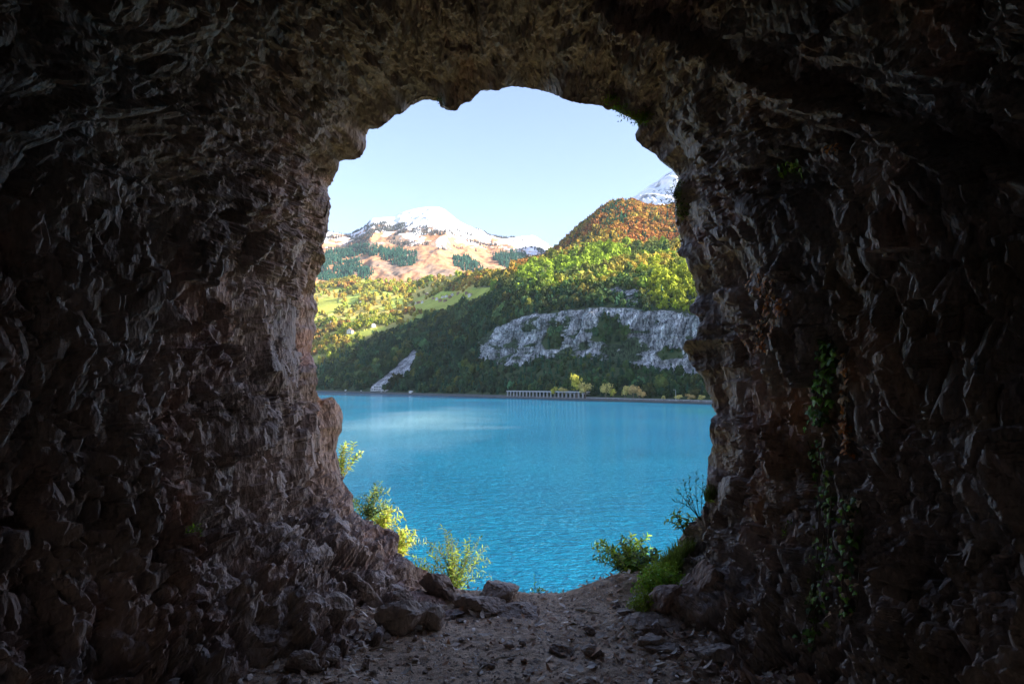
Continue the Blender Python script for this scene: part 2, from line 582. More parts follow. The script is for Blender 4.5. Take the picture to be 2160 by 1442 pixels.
tint = np.ones((len(P), 3))
tint *= (0.80 + 0.40 * r2[:, :1])
tint *= (0.90 + 0.22 * r3[:, :1])
redd = sstep(0.55, 0.9, r1[:, 1] * 0.6 + r2[:, 3] * 0.4)[:, None]
tint = tint * (1 - redd) + tint * np.array([1.12, 0.93, 0.86]) * redd
gry = sstep(0.55, 0.9, r1[:, 2] * 0.5 + r2[:, 1] * 0.5)[:, None]
tint = tint * (1 - gry) + tint * np.array([0.92, 1.0, 1.10]) * gry
ochre = (sstep(0.1, 0.5, fbm(q * 1.6 + 80, 3, 91)) * sstep(0.6, 1.4, q[:, 0]))[:, None]
tint = tint * (1 - ochre) + tint * np.array([1.08, 1.0, 0.80]) * ochre

CAVEGRID = P2.reshape(NS, NT, 3)                             # kept for placing plants on the rock

# rows behind the visible part, closed at the back, and rows outside the mouth (cliff face)
rows = [CAVEGRID]
trows = [tint.reshape(NS, NT, 3)]
last = CAVEGRID[-1]
for yy, grow in ((1.2, 1.02), (0.2, 1.04), (-1.0, 1.05), (-2.5, 1.03), (-4.0, 1.0), (-5.5, 0.8), (-6.2, 0.4), (-6.3, 0.0)):
    rw = last.copy()
    cz = np.array([0, 0, EYE[2]])
    rw = cz + (rw - cz) * np.array([grow, 1, grow])
    rw[:, 1] = yy + fbm(last * 1.5 + yy, 2, 33) * 0.15 * (grow > 0)
    rows.append(rw[None]); trows.append(np.ones((1, NT, 3)))
outr = []
cen = np.array([0.0, 0.0, EYE[2] + 0.1])
rad = RIMP - cen; rad[:, 1] = 0
ru = rad / np.linalg.norm(rad, axis=1, keepdims=True)
for dist, fwd in ((0.02, 0.03), (0.07, 0.07), (0.16, 0.13), (0.32, 0.2), (0.7, 0.25), (1.6, 0.0), (3.5, -1.0), (8, -4.0), (18, -10.0), (40, -24.0)):  # unseen cliff face shaped to fall back so sun reaches the left plants
    rw = RIMP + ru * dist
    rw[:, 1] += fwd + 0.1 * sstep(0.2, 0.9, dist) * sstep(0.3, 0.8, ru[:, 0]) * sstep(12, 4, dist) + fbm(rw * 0.9, 4, 44) * min(0.6, 0.1 + dist * 0.15) + fbm(rw * 5, 3, 45) * 0.05  # slight bulge added out of view at right to keep sun off the rim
    outr.append(rw[None])
outr = outr[::-1]
allg = np.concatenate(outr + rows, 0)
allt = np.concatenate([np.ones((len(outr), NT, 3))] + trows, 0)
nr = allg.shape[0]
cave_me = np_mesh('cave', allg.reshape(-1, 3), grid_faces(nr, NT)[:, ::-1], allt.reshape(-1, 3), smooth=False)
cave = mobj('cave', cave_me, M_CAVE)
tag(cave, kind='structure')

# ---------------------------------------------------------------- cave floor
FLOOR = EYE[2] - 1.66


def floor_z(x, y):
    p = np.stack([x, y, 0 * x], -1)
    z = FLOOR + 0.035 * fbm(p * 1.4, 3, 120) + 0.020 * fbm(p * 6, 4, 121) + 0.010 * fbm(p * 24, 3, 122)
    z = z + 0.13 * np.exp(-(((x - 0.86) / 0.34) ** 2 + ((y - 5.32) / 0.22) ** 2))
    z = z + 0.10 * np.exp(-(((x - 1.15) / 0.4) ** 2 + ((y - 4.9) / 0.5) ** 2))
    z = z + 0.16 * sstep(-0.55, -1.5, x) * sstep(3.4, 4.8, y) + 0.25 * sstep(1.2, 2.2, x)
    z = z + 0.05 * sstep(5.1, 5.4, y)
    e = 5.42 + 0.10 * fbm(np.stack([x * 1.3, 0 * x, 0 * x], -1), 3, 125) + 0.25 * sstep(-0.2, -1.0, x)
    z = z - 1.1 * np.clip(y - e, 0, None) ** 1.25
    return z


def gridz(xs, ys, fn):
    X, Y = np.meshgrid(xs, ys, indexing='ij')
    Z = fn(X.ravel(), Y.ravel())
    return np.stack([X.ravel(), Y.ravel(), Z], -1), grid_faces(len(xs), len(ys))


def dirt_mat():
    m, nt, b = new_mat('trodden_dirt')
    geo = N(nt, 'ShaderNodeNewGeometry'); pos = geo.outputs['Position']
    big = noise_tex(nt, 2.6, 4, 0.6, pos); mid = noise_tex(nt, 22, 6, 0.7, pos); grit = noise_tex(nt, 120, 4, 0.7, pos)
    c = ramp(nt, big, [(0.3, (0.53, 0.385, 0.275)), (0.7, (0.80, 0.61, 0.455))])
    c = mixc(nt, c, ramp(nt, mid, [(0.35, (0.6, 0.58, 0.57)), (0.68, (1.35, 1.34, 1.33))]), 0.85, 'MULTIPLY')
    c = mixc(nt, c, ramp(nt, grit, [(0.38, (0.65, 0.63, 0.62)), (0.68, (1.3, 1.3, 1.3))]), 0.7, 'MULTIPLY')
    nt.links.new(c, b.inputs['Base Color'])
    b.inputs['Roughness'].default_value = 0.9
    b.inputs['Specular IOR Level'].default_value = 0.25
    nt.links.new(bump(nt, grit, 0.7, 0.008, bump(nt, mid, 0.8, 0.03)), b.inputs['Normal'])
    return m


M_DIRT = dirt_mat()
fV, fF = gridz(np.linspace(-2.5, 2.6, 410), np.concatenate([np.linspace(-5.5, 2.9, 16), np.linspace(2.92, 6.2, 260)]), floor_z)
cave_floor = mobj('cave_floor', np_mesh('cave_floor', fV, fF, smooth=True), M_DIRT)
tag(cave_floor, kind='structure')

from mathutils.bvhtree import BVHTree
_cv = np.concatenate([CAVEGRID.reshape(-1, 3), fV]); _cf = np.concatenate([grid_faces(NS, NT), fF + NS * NT])
BVH = BVHTree.FromPolygons(_cv.tolist(), _cf.tolist())


def on_cave(px, py):
    """rock or floor surface point (with a smoothed normal) seen at a photo pixel"""
    d = Vector(at(px, py, 5.0) - EYE).normalized()
    p, n, idx, dist = BVH.ray_cast(Vector(EYE), d)
    if p is None or p.y > 6.0:
        p = Vector(at(px, py, 5.25)); n = -d
    if n.dot(d) > 0: n = -n
    c = Vector((0, p.y, EYE[2])) - p
    n = (n * 0.4 - d * 0.5 + c.normalized() * 0.4).normalized()
    return p, n


# ---------------------------------------------------------------- the bank outside, down to the lake


def bank_z(x, y):
    p = np.stack([x, y, 0 * x], -1)
    e = 5.5 + 0.25 * sstep(-0.2, -1.0, x)
    z = FLOOR - 0.25 - 0.55 * np.clip(y - e, 0, 400) - 0.004 * np.clip(y - e, 0, 400) ** 2
    # rising ground left of the mouth
    z = z + 0.75 * np.exp(-(((x + 1.45) / 0.42) ** 2 + ((y - 6.9) / 0.55) ** 2))
    z = z + 1.1 * sstep(-1.5, -4.0, x) * sstep(5.8, 7.0, y) * np.clip(1 - (y - 7) / 12, 0, 1)
    z = z + 0.08 * fbm(p * 1.7, 4, 140) + 0.5 * fbm(p * 0.2, 3, 141) * sstep(8, 14, y)
    return np.maximum(z, -6)


M_BANK = simple_mat('bank_soil', (0.30, 0.27, 0.11), 0.95, 0.35, 3.0, 0.05)
bV, bF = gridz(np.concatenate([np.linspace(-60, -6, 30), np.linspace(-5.8, 5.8, 90), np.linspace(6, 60, 30)]),
               np.concatenate([np.linspace(5.6, 9, 60), np.linspace(9.3, 40, 60)]), bank_z)
bank = mobj('lake_bank', np_mesh('lake_bank', bV, bF, smooth=True), M_BANK)
tag(bank, kind='structure')

# ================================================================= LAKE AND FAR SHORE


def water_mat():
    m, nt, b = new_mat('lake_water')
    geo = N(nt, 'ShaderNodeNewGeometry'); pos = geo.outputs['Position']
    b.inputs['Base Color'].default_value = (0.004, 0.20, 0.30, 1)
    # pale sheen painted into the water colour at left, a greener tint at right
    sx = N(nt, 'ShaderNodeSeparateXYZ'); nt.links.new(pos, sx.inputs[0])
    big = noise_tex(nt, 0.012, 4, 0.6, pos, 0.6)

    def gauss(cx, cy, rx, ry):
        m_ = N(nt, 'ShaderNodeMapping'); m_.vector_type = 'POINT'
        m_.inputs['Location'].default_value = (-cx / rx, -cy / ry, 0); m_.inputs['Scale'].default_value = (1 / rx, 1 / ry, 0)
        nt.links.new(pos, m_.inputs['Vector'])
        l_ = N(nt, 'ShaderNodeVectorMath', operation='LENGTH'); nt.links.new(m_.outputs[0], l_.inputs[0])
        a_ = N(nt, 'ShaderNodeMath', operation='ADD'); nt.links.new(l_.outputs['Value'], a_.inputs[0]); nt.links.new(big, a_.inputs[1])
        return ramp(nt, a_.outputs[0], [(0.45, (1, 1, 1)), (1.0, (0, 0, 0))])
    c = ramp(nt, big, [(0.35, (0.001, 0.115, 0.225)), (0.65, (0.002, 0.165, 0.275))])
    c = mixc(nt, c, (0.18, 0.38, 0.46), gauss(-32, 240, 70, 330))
    c = mixc(nt, c, (0.005, 0.17, 0.155), gauss(110, 280, 80, 260))
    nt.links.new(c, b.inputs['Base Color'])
    b.inputs['Roughness'].default_value = 0.09
    b.inputs['IOR'].default_value = 1.33
    mp = N(nt, 'ShaderNodeMapping'); mp.inputs['Scale'].default_value = (0.55, 1.0, 1.0)
    mp.inputs['Rotation'].default_value = (0, 0, R(-14))
    nt.links.new(pos, mp.inputs['Vector'])
    w1 = noise_tex(nt, 0.7, 4, 0.6, mp.outputs[0], 0.4)
    w2 = noise_tex(nt, 2.2, 4, 0.65, mp.outputs[0], 0.6)
    w3 = noise_tex(nt, 0.09, 3, 0.5, mp.outputs[0])
    # wind patches: rougher and calmer water
    mp2 = N(nt, 'ShaderNodeMapping'); mp2.inputs['Scale'].default_value = (0.5, 0.25, 1.0)
    nt.links.new(pos, mp2.inputs['Vector'])
    gust = noise_tex(nt, 0.03, 3, 0.55, mp2.outputs[0], 0.8)
    mr = N(nt, 'ShaderNodeMapRange'); mr.inputs['From Min'].default_value = 0.3; mr.inputs['From Max'].default_value = 0.7
    mr.inputs['To Min'].default_value = 0.10; mr.inputs['To Max'].default_value = 0.80
    nt.links.new(gust, mr.inputs['Value'])
    hs = []
    for w, k in ((w1, 1.6), (w2, 1.3), (w3, 1.2)):
        mu = N(nt, 'ShaderNodeMath', operation='MULTIPLY'); mu.inputs[1].default_value = k
        nt.links.new(w, mu.inputs[0]); hs.append(mu.outputs[0])
    a1 = N(nt, 'ShaderNodeMath', operation='ADD'); nt.links.new(hs[0], a1.inputs[0]); nt.links.new(hs[1], a1.inputs[1])
    a2 = N(nt, 'ShaderNodeMath', operation='ADD'); nt.links.new(a1.outputs[0], a2.inputs[0]); nt.links.new(hs[2], a2.inputs[1])
    bp_ = N(nt, 'ShaderNodeBump', Strength=1.0)
    nt.links.new(a2.outputs[0], bp_.inputs['Height']); nt.links.new(mr.outputs[0], bp_.inputs['Distance'])
    nt.links.new(bp_.outputs['Normal'], b.inputs['Normal'])
    return m


xs = np.linspace(-6500, 6500, 40); ys = np.linspace(14, 7400, 40)
lake_me = np_mesh('lake', *gridz(xs, ys, lambda x, y: 0 * x))
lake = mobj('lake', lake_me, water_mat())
tag(lake, kind='structure')

# ---------------------------------------------------------------- terrain sheets built through surveyed points


def sheet(cols, rowsn, npx, px0, px1, ksm, tail):
    """cols: list of (px, [(py, D), ...]) ; rowsn: rows between successive nodes ; returns grid (ncol, nrow, 3)"""
    pxs = np.linspace(px0, px1, npx)
    cx = [c[0] for c in cols]
    nn = len(cols[0][1])
    nodes = []
    for j in range(nn):
        py = smooth1(np.interp(pxs, cx, [c[1][j][0] for c in cols]), ksm)
        iD = smooth1(np.interp(pxs, cx, [1 / c[1][j][1] for c in cols]), ksm)
        nodes.append(at(pxs, py, 1 / iD))
    last = nodes[-1]
    for back, drop in tail:
        nx = last.copy(); d = nx[:, :2] / np.linalg.norm(nx[:, :2], axis=1, keepdims=True)
        nx[:, :2] += d * back; nx[:, 2] -= drop
        nodes.append(nx)
    nodes = np.array(nodes)
    vs = np.concatenate([[0]] + [j + np.arange(1, r + 1) / r for j, r in enumerate(rowsn)])
    G = np.zeros((npx, len(vs), 3))
    for c in range(3):
        for i in range(npx):
            G[i, :, c] = np.interp(vs, np.arange(len(nodes)), nodes[:, i, c])
    return pxs, vs, G


def shoreD(px):
    return FPX * 12 / np.maximum((826 + (px - 670) * 0.0313) - 813, 4.0)


S1C = [
 (440, [(778,2300),(750,2450),(708,2650),(655,3000),(596,3500)]),
 (600, [(775,1620),(742,1780),(702,1980),(650,2400),(596,3100)]),
 (670, [(777,1430),(737,1590),(702,1760),(650,2200),(602,2900)]),
 (760, [(777,1250),(737,1400),(697,1600),(650,2050),(594,2800)]),
 (870, [(775,1080),(735,1220),(692,1450),(648,1850),(596,2600)]),
 (960, [(770,930),(727,1060),(670,1350),(628,1750),(578,2100)]),
 (1010,[(760,850),(717,930),(658,1150),(613,1450),(576,1850)]),
 (1060,[(752,770),(692,810),(638,930),(604,1150),(585,1500)]),
 (1130,[(748,720),(668,748),(610,850),(580,1080),(556,1400)]),
 (1250,[(742,660),(652,686),(606,770),(564,1000),(522,1300)]),
 (1350,[(763,610),(657,636),(602,720),(560,950),(520,1280)]),
 (1450,[(778,560),(667,585),(596,670),(556,900),(524,1230)]),
 (1560,[(790,500),(680,525),(596,610),(556,830),(530,1150)]),
 (1750,[(800,420),(690,445),(600,530),(556,730),(540,1000)]),
 (2050,[(812,330),(700,355),(610,430),(560,600),(545,820)]),
]
pxs1 = np.linspace(440, 2050, 640)
sd = shoreD(pxs1)
sd = sd + 9 * fbm(np.stack([pxs1 * 0.05, 0 * pxs1, 0 * pxs1], -1), 4, 145) * sstep(1056, 1030, pxs1)
PX1, V1, G1 = sheet(S1C, [26, 46, 30, 34, 34 - 0, 10, 6][1:5] + [10, 6], 640, 440, 2050, 9, [(160, 40), (500, 250)])
# shore rows in front: lake bed, embankment foot, road edge, road back, then up to the first node
lx = (pxs1 - 1080) / FPX
first = G1[:, 0]


def shore_row(off, z):
    D = sd + off
    return np.stack([lx * D, D, np.full_like(D, z)], -1)


pre = [shore_row(-8, -4), shore_row(-0.6, -0.6), shore_row(0, 0.9), shore_row(1.0, 1.5), shore_row(12, 1.7)]
nfill = 28
fl = [pre[-1] * (1 - k / nfill) + first * (k / nfill) for k in range(1, nfill)]
G1 = np.concatenate([np.stack(pre + fl, 1), G1], 1)
V1 = np.concatenate([-2 + np.arange(5) * 0.2, -1 + np.arange(1, nfill) / nfill, V1])
nc1, nv1 = G1.shape[:2]
P1 = G1.reshape(-1, 3)
gx, gy = proj(P1)
v1 = np.tile(V1, nc1)
CLIFF = [(1008,748),(1020,712),(1050,692),(1090,674),(1130,662),(1200,654),(1262,650),(1320,655),(1400,662),(1470,668),(1700,684),(1700,815),
         (1460,798),(1400,786),(1345,776),(1300,766),(1250,752),(1205,748),(1150,758),(1080,766),(1030,768)]
PATCH = [(1246,718),(1256,692),(1262,672),(1272,668),(1290,676),(1312,694),(1328,718),(1322,734),(1288,730)]
PATCH2 = [(1140,722),(1150,700),(1178,697),(1192,712),(1180,738),(1150,738)]
PATCH3 = [(1385,745),(1400,730),(1440,742),(1440,760),(1400,760)]
SCREE = [(779,822),(800,806),(850,762),(872,740),(882,746),(868,790),(838,812),(815,826)]
ROCKB = [(775,748),(790,735),(808,728),(806,745),(790,752)]
UPROCK = [(1262,640),(1275,622),(1300,612),(1350,622),(1365,640),(1340,650)]
MEADOW = [(858,655),(878,641),(935,626),(1000,612),(1042,604),(1038,628),(992,648),(930,664),(890,664)]
MEADOW2 = [(715,716),(758,700),(812,688),(815,696),(745,716)]
MEADOW3 = [(670,632),(690,625),(712,628),(716,650),(690,664),(668,660)]
jit = fbm(P1 * 0.03, 3, 160) * 9
jit2 = fbm(P1 * 0.03 + 40, 3, 161) * 9
m_cliff = in_poly(gx + jit, gy + jit2, CLIFF) & ~in_poly(gx + jit, gy + jit2, PATCH) & ~in_poly(gx + jit, gy + jit2, PATCH2) & ~in_poly(gx + jit, gy + jit2, PATCH3)
m_cliff |= in_poly(gx + jit, gy + jit2, UPROCK) & (jit2 > -2)
m_scree = in_poly(gx + jit * 0.3, gy + jit2 * 0.3, SCREE) | in_poly(gx + jit, gy + jit2, ROCKB)
m_mead = in_poly(gx, gy, MEADOW) | in_poly(gx, gy, MEADOW2) | in_poly(gx, gy, MEADOW3)
land = sstep(-0.99, -0.8, v1)
rel = fbm(P1 * np.array([0.006, 0.006, 0.002]), 4, 150)
P1n = P1.copy()
P1n[:, 2] += land * rel * np.clip(P1[:, 1] / 1000, 0.4, 2.2) * 10 * (~m_mead * 0.7 + 0.3)
cl = m_cliff.astype(float)
al = (P1[:, 0] * 0.4966 - P1[:, 1] * 0.868)                   # along the shore
fq = np.stack([al * 0.11, P1[:, 2] * 0.022, 0 * al], -1)
flute = fbm(fq, 5, 170, 0.6)
ledge = fbm(np.stack([al * 0.02, P1[:, 2] * 0.16, 0 * al + 5], -1), 4, 171)
dd = (flute * 11 + ledge * 5) * cl
P1n[:, 0] -= dd * 0.868; P1n[:, 1] -= dd * 0.497
col1 = np.tile(np.array([0.055, 0.075, 0.028]), (len(P1), 1))
mt_ = fbm(P1 * 0.02, 4, 180)[:, None]
valley = sstep(1300, 1700, P1[:, 1])[:, None]
pat = sstep(-0.1, 0.25, fbm(P1 * 0.006, 3, 186))[:, None]
open_g = np.array([0.56, 0.46, 0.12]) * (1 - pat) + np.array([0.40, 0.48, 0.09]) * pat
col1 = col1 * (1 - valley) + open_g * valley * (1 + 0.3 * mt_)
col1 = np.where(m_mead[:, None], np.array([0.40, 0.42, 0.07]) * (1 + 0.35 * mt_), col1)
strk = fbm(np.stack([al * 0.28, P1[:, 2] * 0.03, 0 * al], -1), 5, 181, 0.65)[:, None]
strk2 = fbm(np.stack([al * 0.05, P1[:, 2] * 0.12, 0 * al], -1), 4, 182, 0.6)[:, None]
rockc = np.array([0.37, 0.365, 0.365]) * (1 + 1.3 * strk + 0.8 * strk2)
rockc = np.clip(rockc, 0.05, 0.72)
moss = (strk2 < -0.2) | (fbm(P1 * 0.035, 4, 183)[:, None] > 0.25)
rockc = np.where(moss, np.array([0.07, 0.10, 0.05]), rockc)
col1 = np.where(m_cliff[:, None], rockc, col1)
col1 = np.where(m_scree[:, None], np.clip(np.array([0.44, 0.42, 0.42]) * (1 + 0.9 * fbm(P1 * 0.12, 4, 184)[:, None]), 0.06, 0.7), col1)
emb = (v1 <= -1.2)
col1 = np.where((emb & (v1 > -1.7))[:, None], np.array([0.13, 0.13, 0.13]), col1)
road = (v1 > -1.45) & (v1 <= -1.15)
col1 = np.where(road[:, None], np.array([0.12, 0.12, 0.125]), col1)
M_TERR = tint_mat('hillside_ground', 0.95, 0.22, 0.11)


def cliff_mat():
    m, nt, b = new_mat('hillside_and_cliff')
    a = N(nt, 'ShaderNodeAttribute', attribute_name='tint'); rk = N(nt, 'ShaderNodeAttribute', attribute_name='rock')
    geo = N(nt, 'ShaderNodeNewGeometry'); pos = geo.outputs['Position']
    mp = N(nt, 'ShaderNodeMapping'); mp.inputs['Scale'].default_value = (1, 1, 0.22); nt.links.new(pos, mp.inputs['Vector'])
    f1 = noise_tex(nt, 0.55, 6, 0.72, mp.outputs[0], 0.6); f2 = noise_tex(nt, 0.12, 5, 0.65, pos, 0.5)
    st = mixc(nt, ramp(nt, f1, [(0.38, (0.16, 0.17, 0.19)), (0.49, (0.85, 0.85, 0.86)), (0.60, (1.75, 1.72, 1.68))]), ramp(nt, f2, [(0.35, (0.55, 0.58, 0.55)), (0.62, (1.3, 1.3, 1.3))]), 1.0, 'MULTIPLY')
    gr = ramp(nt, f2, [(0.3, (0.78,) * 3), (0.7, (1.22,) * 3)])
    c = mixc(nt, a.outputs['Color'], mixc(nt, gr, st, rk.outputs['Fac']), 1.0, 'MULTIPLY')
    nt.links.new(c, b.inputs['Base Color']); b.inputs['Roughness'].default_value = 0.95; b.inputs['Specular IOR Level'].default_value = 0.15
    mu = N(nt, 'ShaderNodeMath', operation='MULTIPLY'); nt.links.new(f1, mu.inputs[0]); nt.links.new(rk.outputs['Fac'], mu.inputs[1])
    nt.links.new(bump(nt, mu.outputs[0], 0.9, 4.0), b.inputs['Normal'])
    return m


M_HILL = cliff_mat()
hill_me = np_mesh('hillside', P1n, grid_faces(nc1, nv1), col1, smooth=False, extra={'rock': (m_cliff | m_scree).astype(float)})
tag(mobj('hillside', hill_me, M_HILL), kind='structure')
HG = P1n.reshape(nc1, nv1, 3)
HGX, HGY = proj(HG)


def on_hill(px, py):
    d_ = (HGX - px) ** 2 + (HGY - py) ** 2
    i = np.unravel_index(np.argmin(d_[:, :-16]), d_[:, :-16].shape)
    return HG[i]


# orange autumn hill
AUT = [(1080,572),(1120,556),(1150,548),(1180,527),(1200,508),(1220,488),(1240,467),(1262,446),(1280,433),(1300,428),(1330,427),(1345,432),(1365,440),(1400,444),(1450,438),(1520,430),(1600,445),(1750,500),(1900,560)]
ap = np.array(AUT, float)
S2C = []
for px, py in AUT:
    hb = 560.0
    f = lambda k: hb + (py - hb) * k
    S2C.append((px, [(hb + 25, 1290), (f(0.25), 1400), (f(0.6), 1520), (f(0.88), 1640), (py, 1760)]))
PX2, V2, G2 = sheet(S2C, [10, 26, 26, 20, 8, 6], 260, 1080, 1900, 2, [(80, 60), (400, 300)])
nc2, nv2 = G2.shape[:2]
P2h = G2.reshape(-1, 3)
P2h[:, 2] += fbm(P2h * np.array([.008, .008, .002]), 4, 190) * 10
col2 = np.tile(np.array([0.10, 0.07, 0.035]), (len(P2h), 1))
tag(mobj('autumn_hill', np_mesh('autumn_hill', P2h, grid_faces(nc2, nv2), col2), M_TERR), kind='structure')

# snow mountain beyond the valley
RID = [(380,505),(480,500),(560,495),(640,492),(690,489),(715,494),(735,497),(760,485),(775,475),(779,466),(784,461),(810,459),(830,458),(840,452),(852,446),(878,440),(905,437),(925,437),(937,442),(950,452),(970,468),
       (985,475),(1000,482),(1015,487),(1030,497),(1060,502),(1080,503),(1110,501),(1130,503),(1150,512),(1165,522),(1200,540),(1300,560),(1500,570)]
S3C = []
for px, py in RID:
    b = 625.0
    f = lambda k: b + (py - b) * k
    S3C.append((px, [(b + 10, 3000), (f(0.2), 3400), (f(0.48), 3900), (f(0.75), 4450), (f(0.93), 4900), (py, 5250)]))
PX3, V3, G3 = sheet(S3C, [16, 44, 54, 40, 20, 5, 5], 460, 380, 1500, 2, [(150, 120), (900, 700)])
nc3, nv3 = G3.shape[:2]
P3 = G3.reshape(-1, 3)
v3 = np.tile(V3, nc3)
w3 = sstep(0.2, 1.0, v3) * (1 - 0.88 * sstep(4.3, 4.98, v3))
rdg = 1 - 2 * np.abs(fbm(P3 * np.array([.0022, .0012, .0006]), 5, 200, 0.55))
P3[:, 2] += w3 * (rdg - 0.3) * 40 + w3 * fbm(P3 * 0.012, 4, 201) * 16
P3[:, 1] += w3 * fbm(P3 * 0.004, 4, 203) * 60
g3x, g3y = proj(P3)
e_ = fbm(P3 * np.array([.004, .004, .006]), 5, 205, 0.6)
e2_ = fbm(P3 * np.array([.016, .016, .02]), 4, 206, 0.65)
snowline = np.interp(g3x, [380, 690, 740, 790, 900, 985, 1060, 1110, 1170], [495, 497, 491, 480, 487, 494, 504, 524, 534])
sn = sstep(-5, 4, snowline - g3y + e_ * 26 + e2_ * 16)
patchy = sstep(0.10, 0.24, e2_ + (snowline + 20 - g3y) / 90) * sstep(48, 10, g3y - snowline)
sn = np.maximum(sn, patchy * 0.85)
grass = np.array([0.46, 0.225, 0.11]) * (1 + 0.3 * e_[:, None] + 0.25 * e2_[:, None])
scrub = np.array([0.20, 0.165, 0.13])
sc_ = sstep(0.02, 0.30, fbm(P3 * np.array([.007, .007, .012]), 4, 208))[:, None]
c3 = grass * (1 - 0.75 * sc_) + scrub * 0.75 * sc_
rk = sstep(0.32, 0.5, fbm(P3 * np.array([.010, .006, .010]), 4, 209) + 0.25 * sstep(955, 990, g3x) * (g3y < 520))
c3 = c3 * (1 - sn[:, None]) + np.array([0.86, 0.87, 0.90]) * sn[:, None]
c3 = c3 * (1 - 0.7 * (rk * sn)[:, None]) + np.array([0.30, 0.25, 0.21]) * 0.7 * (rk * sn)[:, None]
M_MTN = tint_mat('mountain_ground', 0.9, 0.14, 0.02)
tag(mobj('snow_mountain', np_mesh('snow_mountain', P3, grid_faces(nc3, nv3), c3), M_MTN), kind='structure')

# steep snow peak on the right
PK = [(1180,520),(1250,474),(1300,443),(1330,420),(1345,410),(1362,399),(1372,390),(1385,384),(1400,371),(1415,362),(1428,357),(1450,343),(1500,322),(1560,330),(1650,390),(1750,450),(1850,520)]
S4C = []
for px, py in PK:
    b = 545.0
    f = lambda k: b + (py - b) * k
    S4C.append((px, [(b, 3500), (f(0.35), 3750), (f(0.7), 4000), (f(0.92), 4150), (py, 4300)]))
PX4, V4, G4 = sheet(S4C, [20, 40, 40, 24, 6, 6], 300, 1180, 1850, 1, [(120, 140), (700, 800)])
nc4, nv4 = G4.shape[:2]
P4 = G4.reshape(-1, 3)
v4 = np.tile(V4, nc4)
w4 = sstep(0.1, 0.8, v4) * (1 - 0.85 * sstep(3.2, 3.98, v4))
dg = P4[:, 0] * 0.8 + P4[:, 2] * 0.6
r4_ = 1 - 2 * np.abs(fbm(np.stack([dg * .004, (P4[:, 2] * .8 - P4[:, 0] * .6) * .0016, P4[:, 1] * .001], -1), 5, 220, 0.6))
P4[:, 1] -= w4 * (r4_ - 0.2) * 130
e4_ = fbm(P4 * 0.012, 5, 221, 0.65)
rk4 = sstep(0.02, 0.22, e4_ + 0.2 * (0.3 - r4_))[:, None]
c4 = np.array([0.86, 0.88, 0.92]) * (1 - rk4) + np.array([0.24, 0.25, 0.29]) * rk4
tag(mobj('snow_peak', np_mesh('snow_peak', P4, grid_faces(nc4, nv4), c4), M_MTN), kind='structure')

# ================================================================= FORESTS
RG = np.random.default_rng(11)


def ico(sub=0):
    bm = bmesh.new()
    bmesh.ops.create_icosphere(bm, subdivisions=sub + 1, radius=1.0)
    bm.verts.ensure_lookup_table()
    V = np.array([v.co[:] for v in bm.verts]); F = np.array([[v.index for v in f.verts] for f in bm.faces])
    bm.free()
    return V, F


ICO0 = ico(0)


def crown_proto(seed, nclump, size, core=0.72):
    g = np.random.default_rng(seed)
    V0, F0 = ICO0
    V = [V0 * core * (1 + 0.2 * g.standard_normal((len(V0), 1)))]; F = [F0]; n = len(V0)
    lob = g.normal(size=(6, 3)); lob /= np.linalg.norm(lob, axis=1, keepdims=True)
    for k in range(nclump):
        d = g.normal(size=3); d /= np.linalg.norm(d)
        if d[2] < -0.5: d[2] *= -1
        r = 0.74 + 0.30 * max(0, np.max(lob @ d)) ** 3 + 0.10 * g.standard_normal()
        nn = d + 0.55 * g.normal(size=3); nn /= np.linalg.norm(nn)
        a = np.cross(nn, g.normal(size=3)); a /= np.linalg.norm(a); b = np.cross(nn, a)
        c = d * r
        sz = size * g.uniform(0.7, 1.35)
        V.append(np.array([c + a * sz, c - a * sz * .5 + b * sz * .87, c - a * sz * .5 - b * sz * .87]))
        F.append(np.array([[n, n + 1, n + 2]])); n += 3
    V = np.concatenate(V); F = np.concatenate(F)
    V = V * np.array([0.40, 0.40, 0.52]); V[:, 2] += 0.50
    jitter = g.uniform(0.72, 1.28, len(V)); jitter[:len(V0)] = 0.85
    for k in range(nclump):
        jitter[len(V0) + 3 * k:len(V0) + 3 * k + 3] = g.uniform(0.7, 1.3)
    return V, F, jitter


def conifer_proto(seed, tiers=3, n=5):
    g = np.random.default_rng(seed)
    V = []; F = []; J = []
    m = 0
    for t in range(tiers):
        z0 = 0.06 + 0.80 * t / tiers; z1 = z0 + 0.34 * (1 - 0.35 * t / tiers)
        r = 0.21 * (1 - 0.78 * t / tiers)
        ring = [(r * g.uniform(0.7, 1.2) * math.cos(a), r * g.uniform(0.7, 1.2) * math.sin(a), z0 + g.uniform(-.03, .03)) for a in (2 * math.pi * k / n + t for k in range(n))]
        V += ring + [(0, 0, min(z1, 1.0))]
        F += [[m + k, m + (k + 1) % n, m + n] for k in range(n)]
        J += list(g.uniform(0.8, 1.2, n)) + [1.0]
        m += n + 1
    return np.array(V), np.array(F), np.array(J)


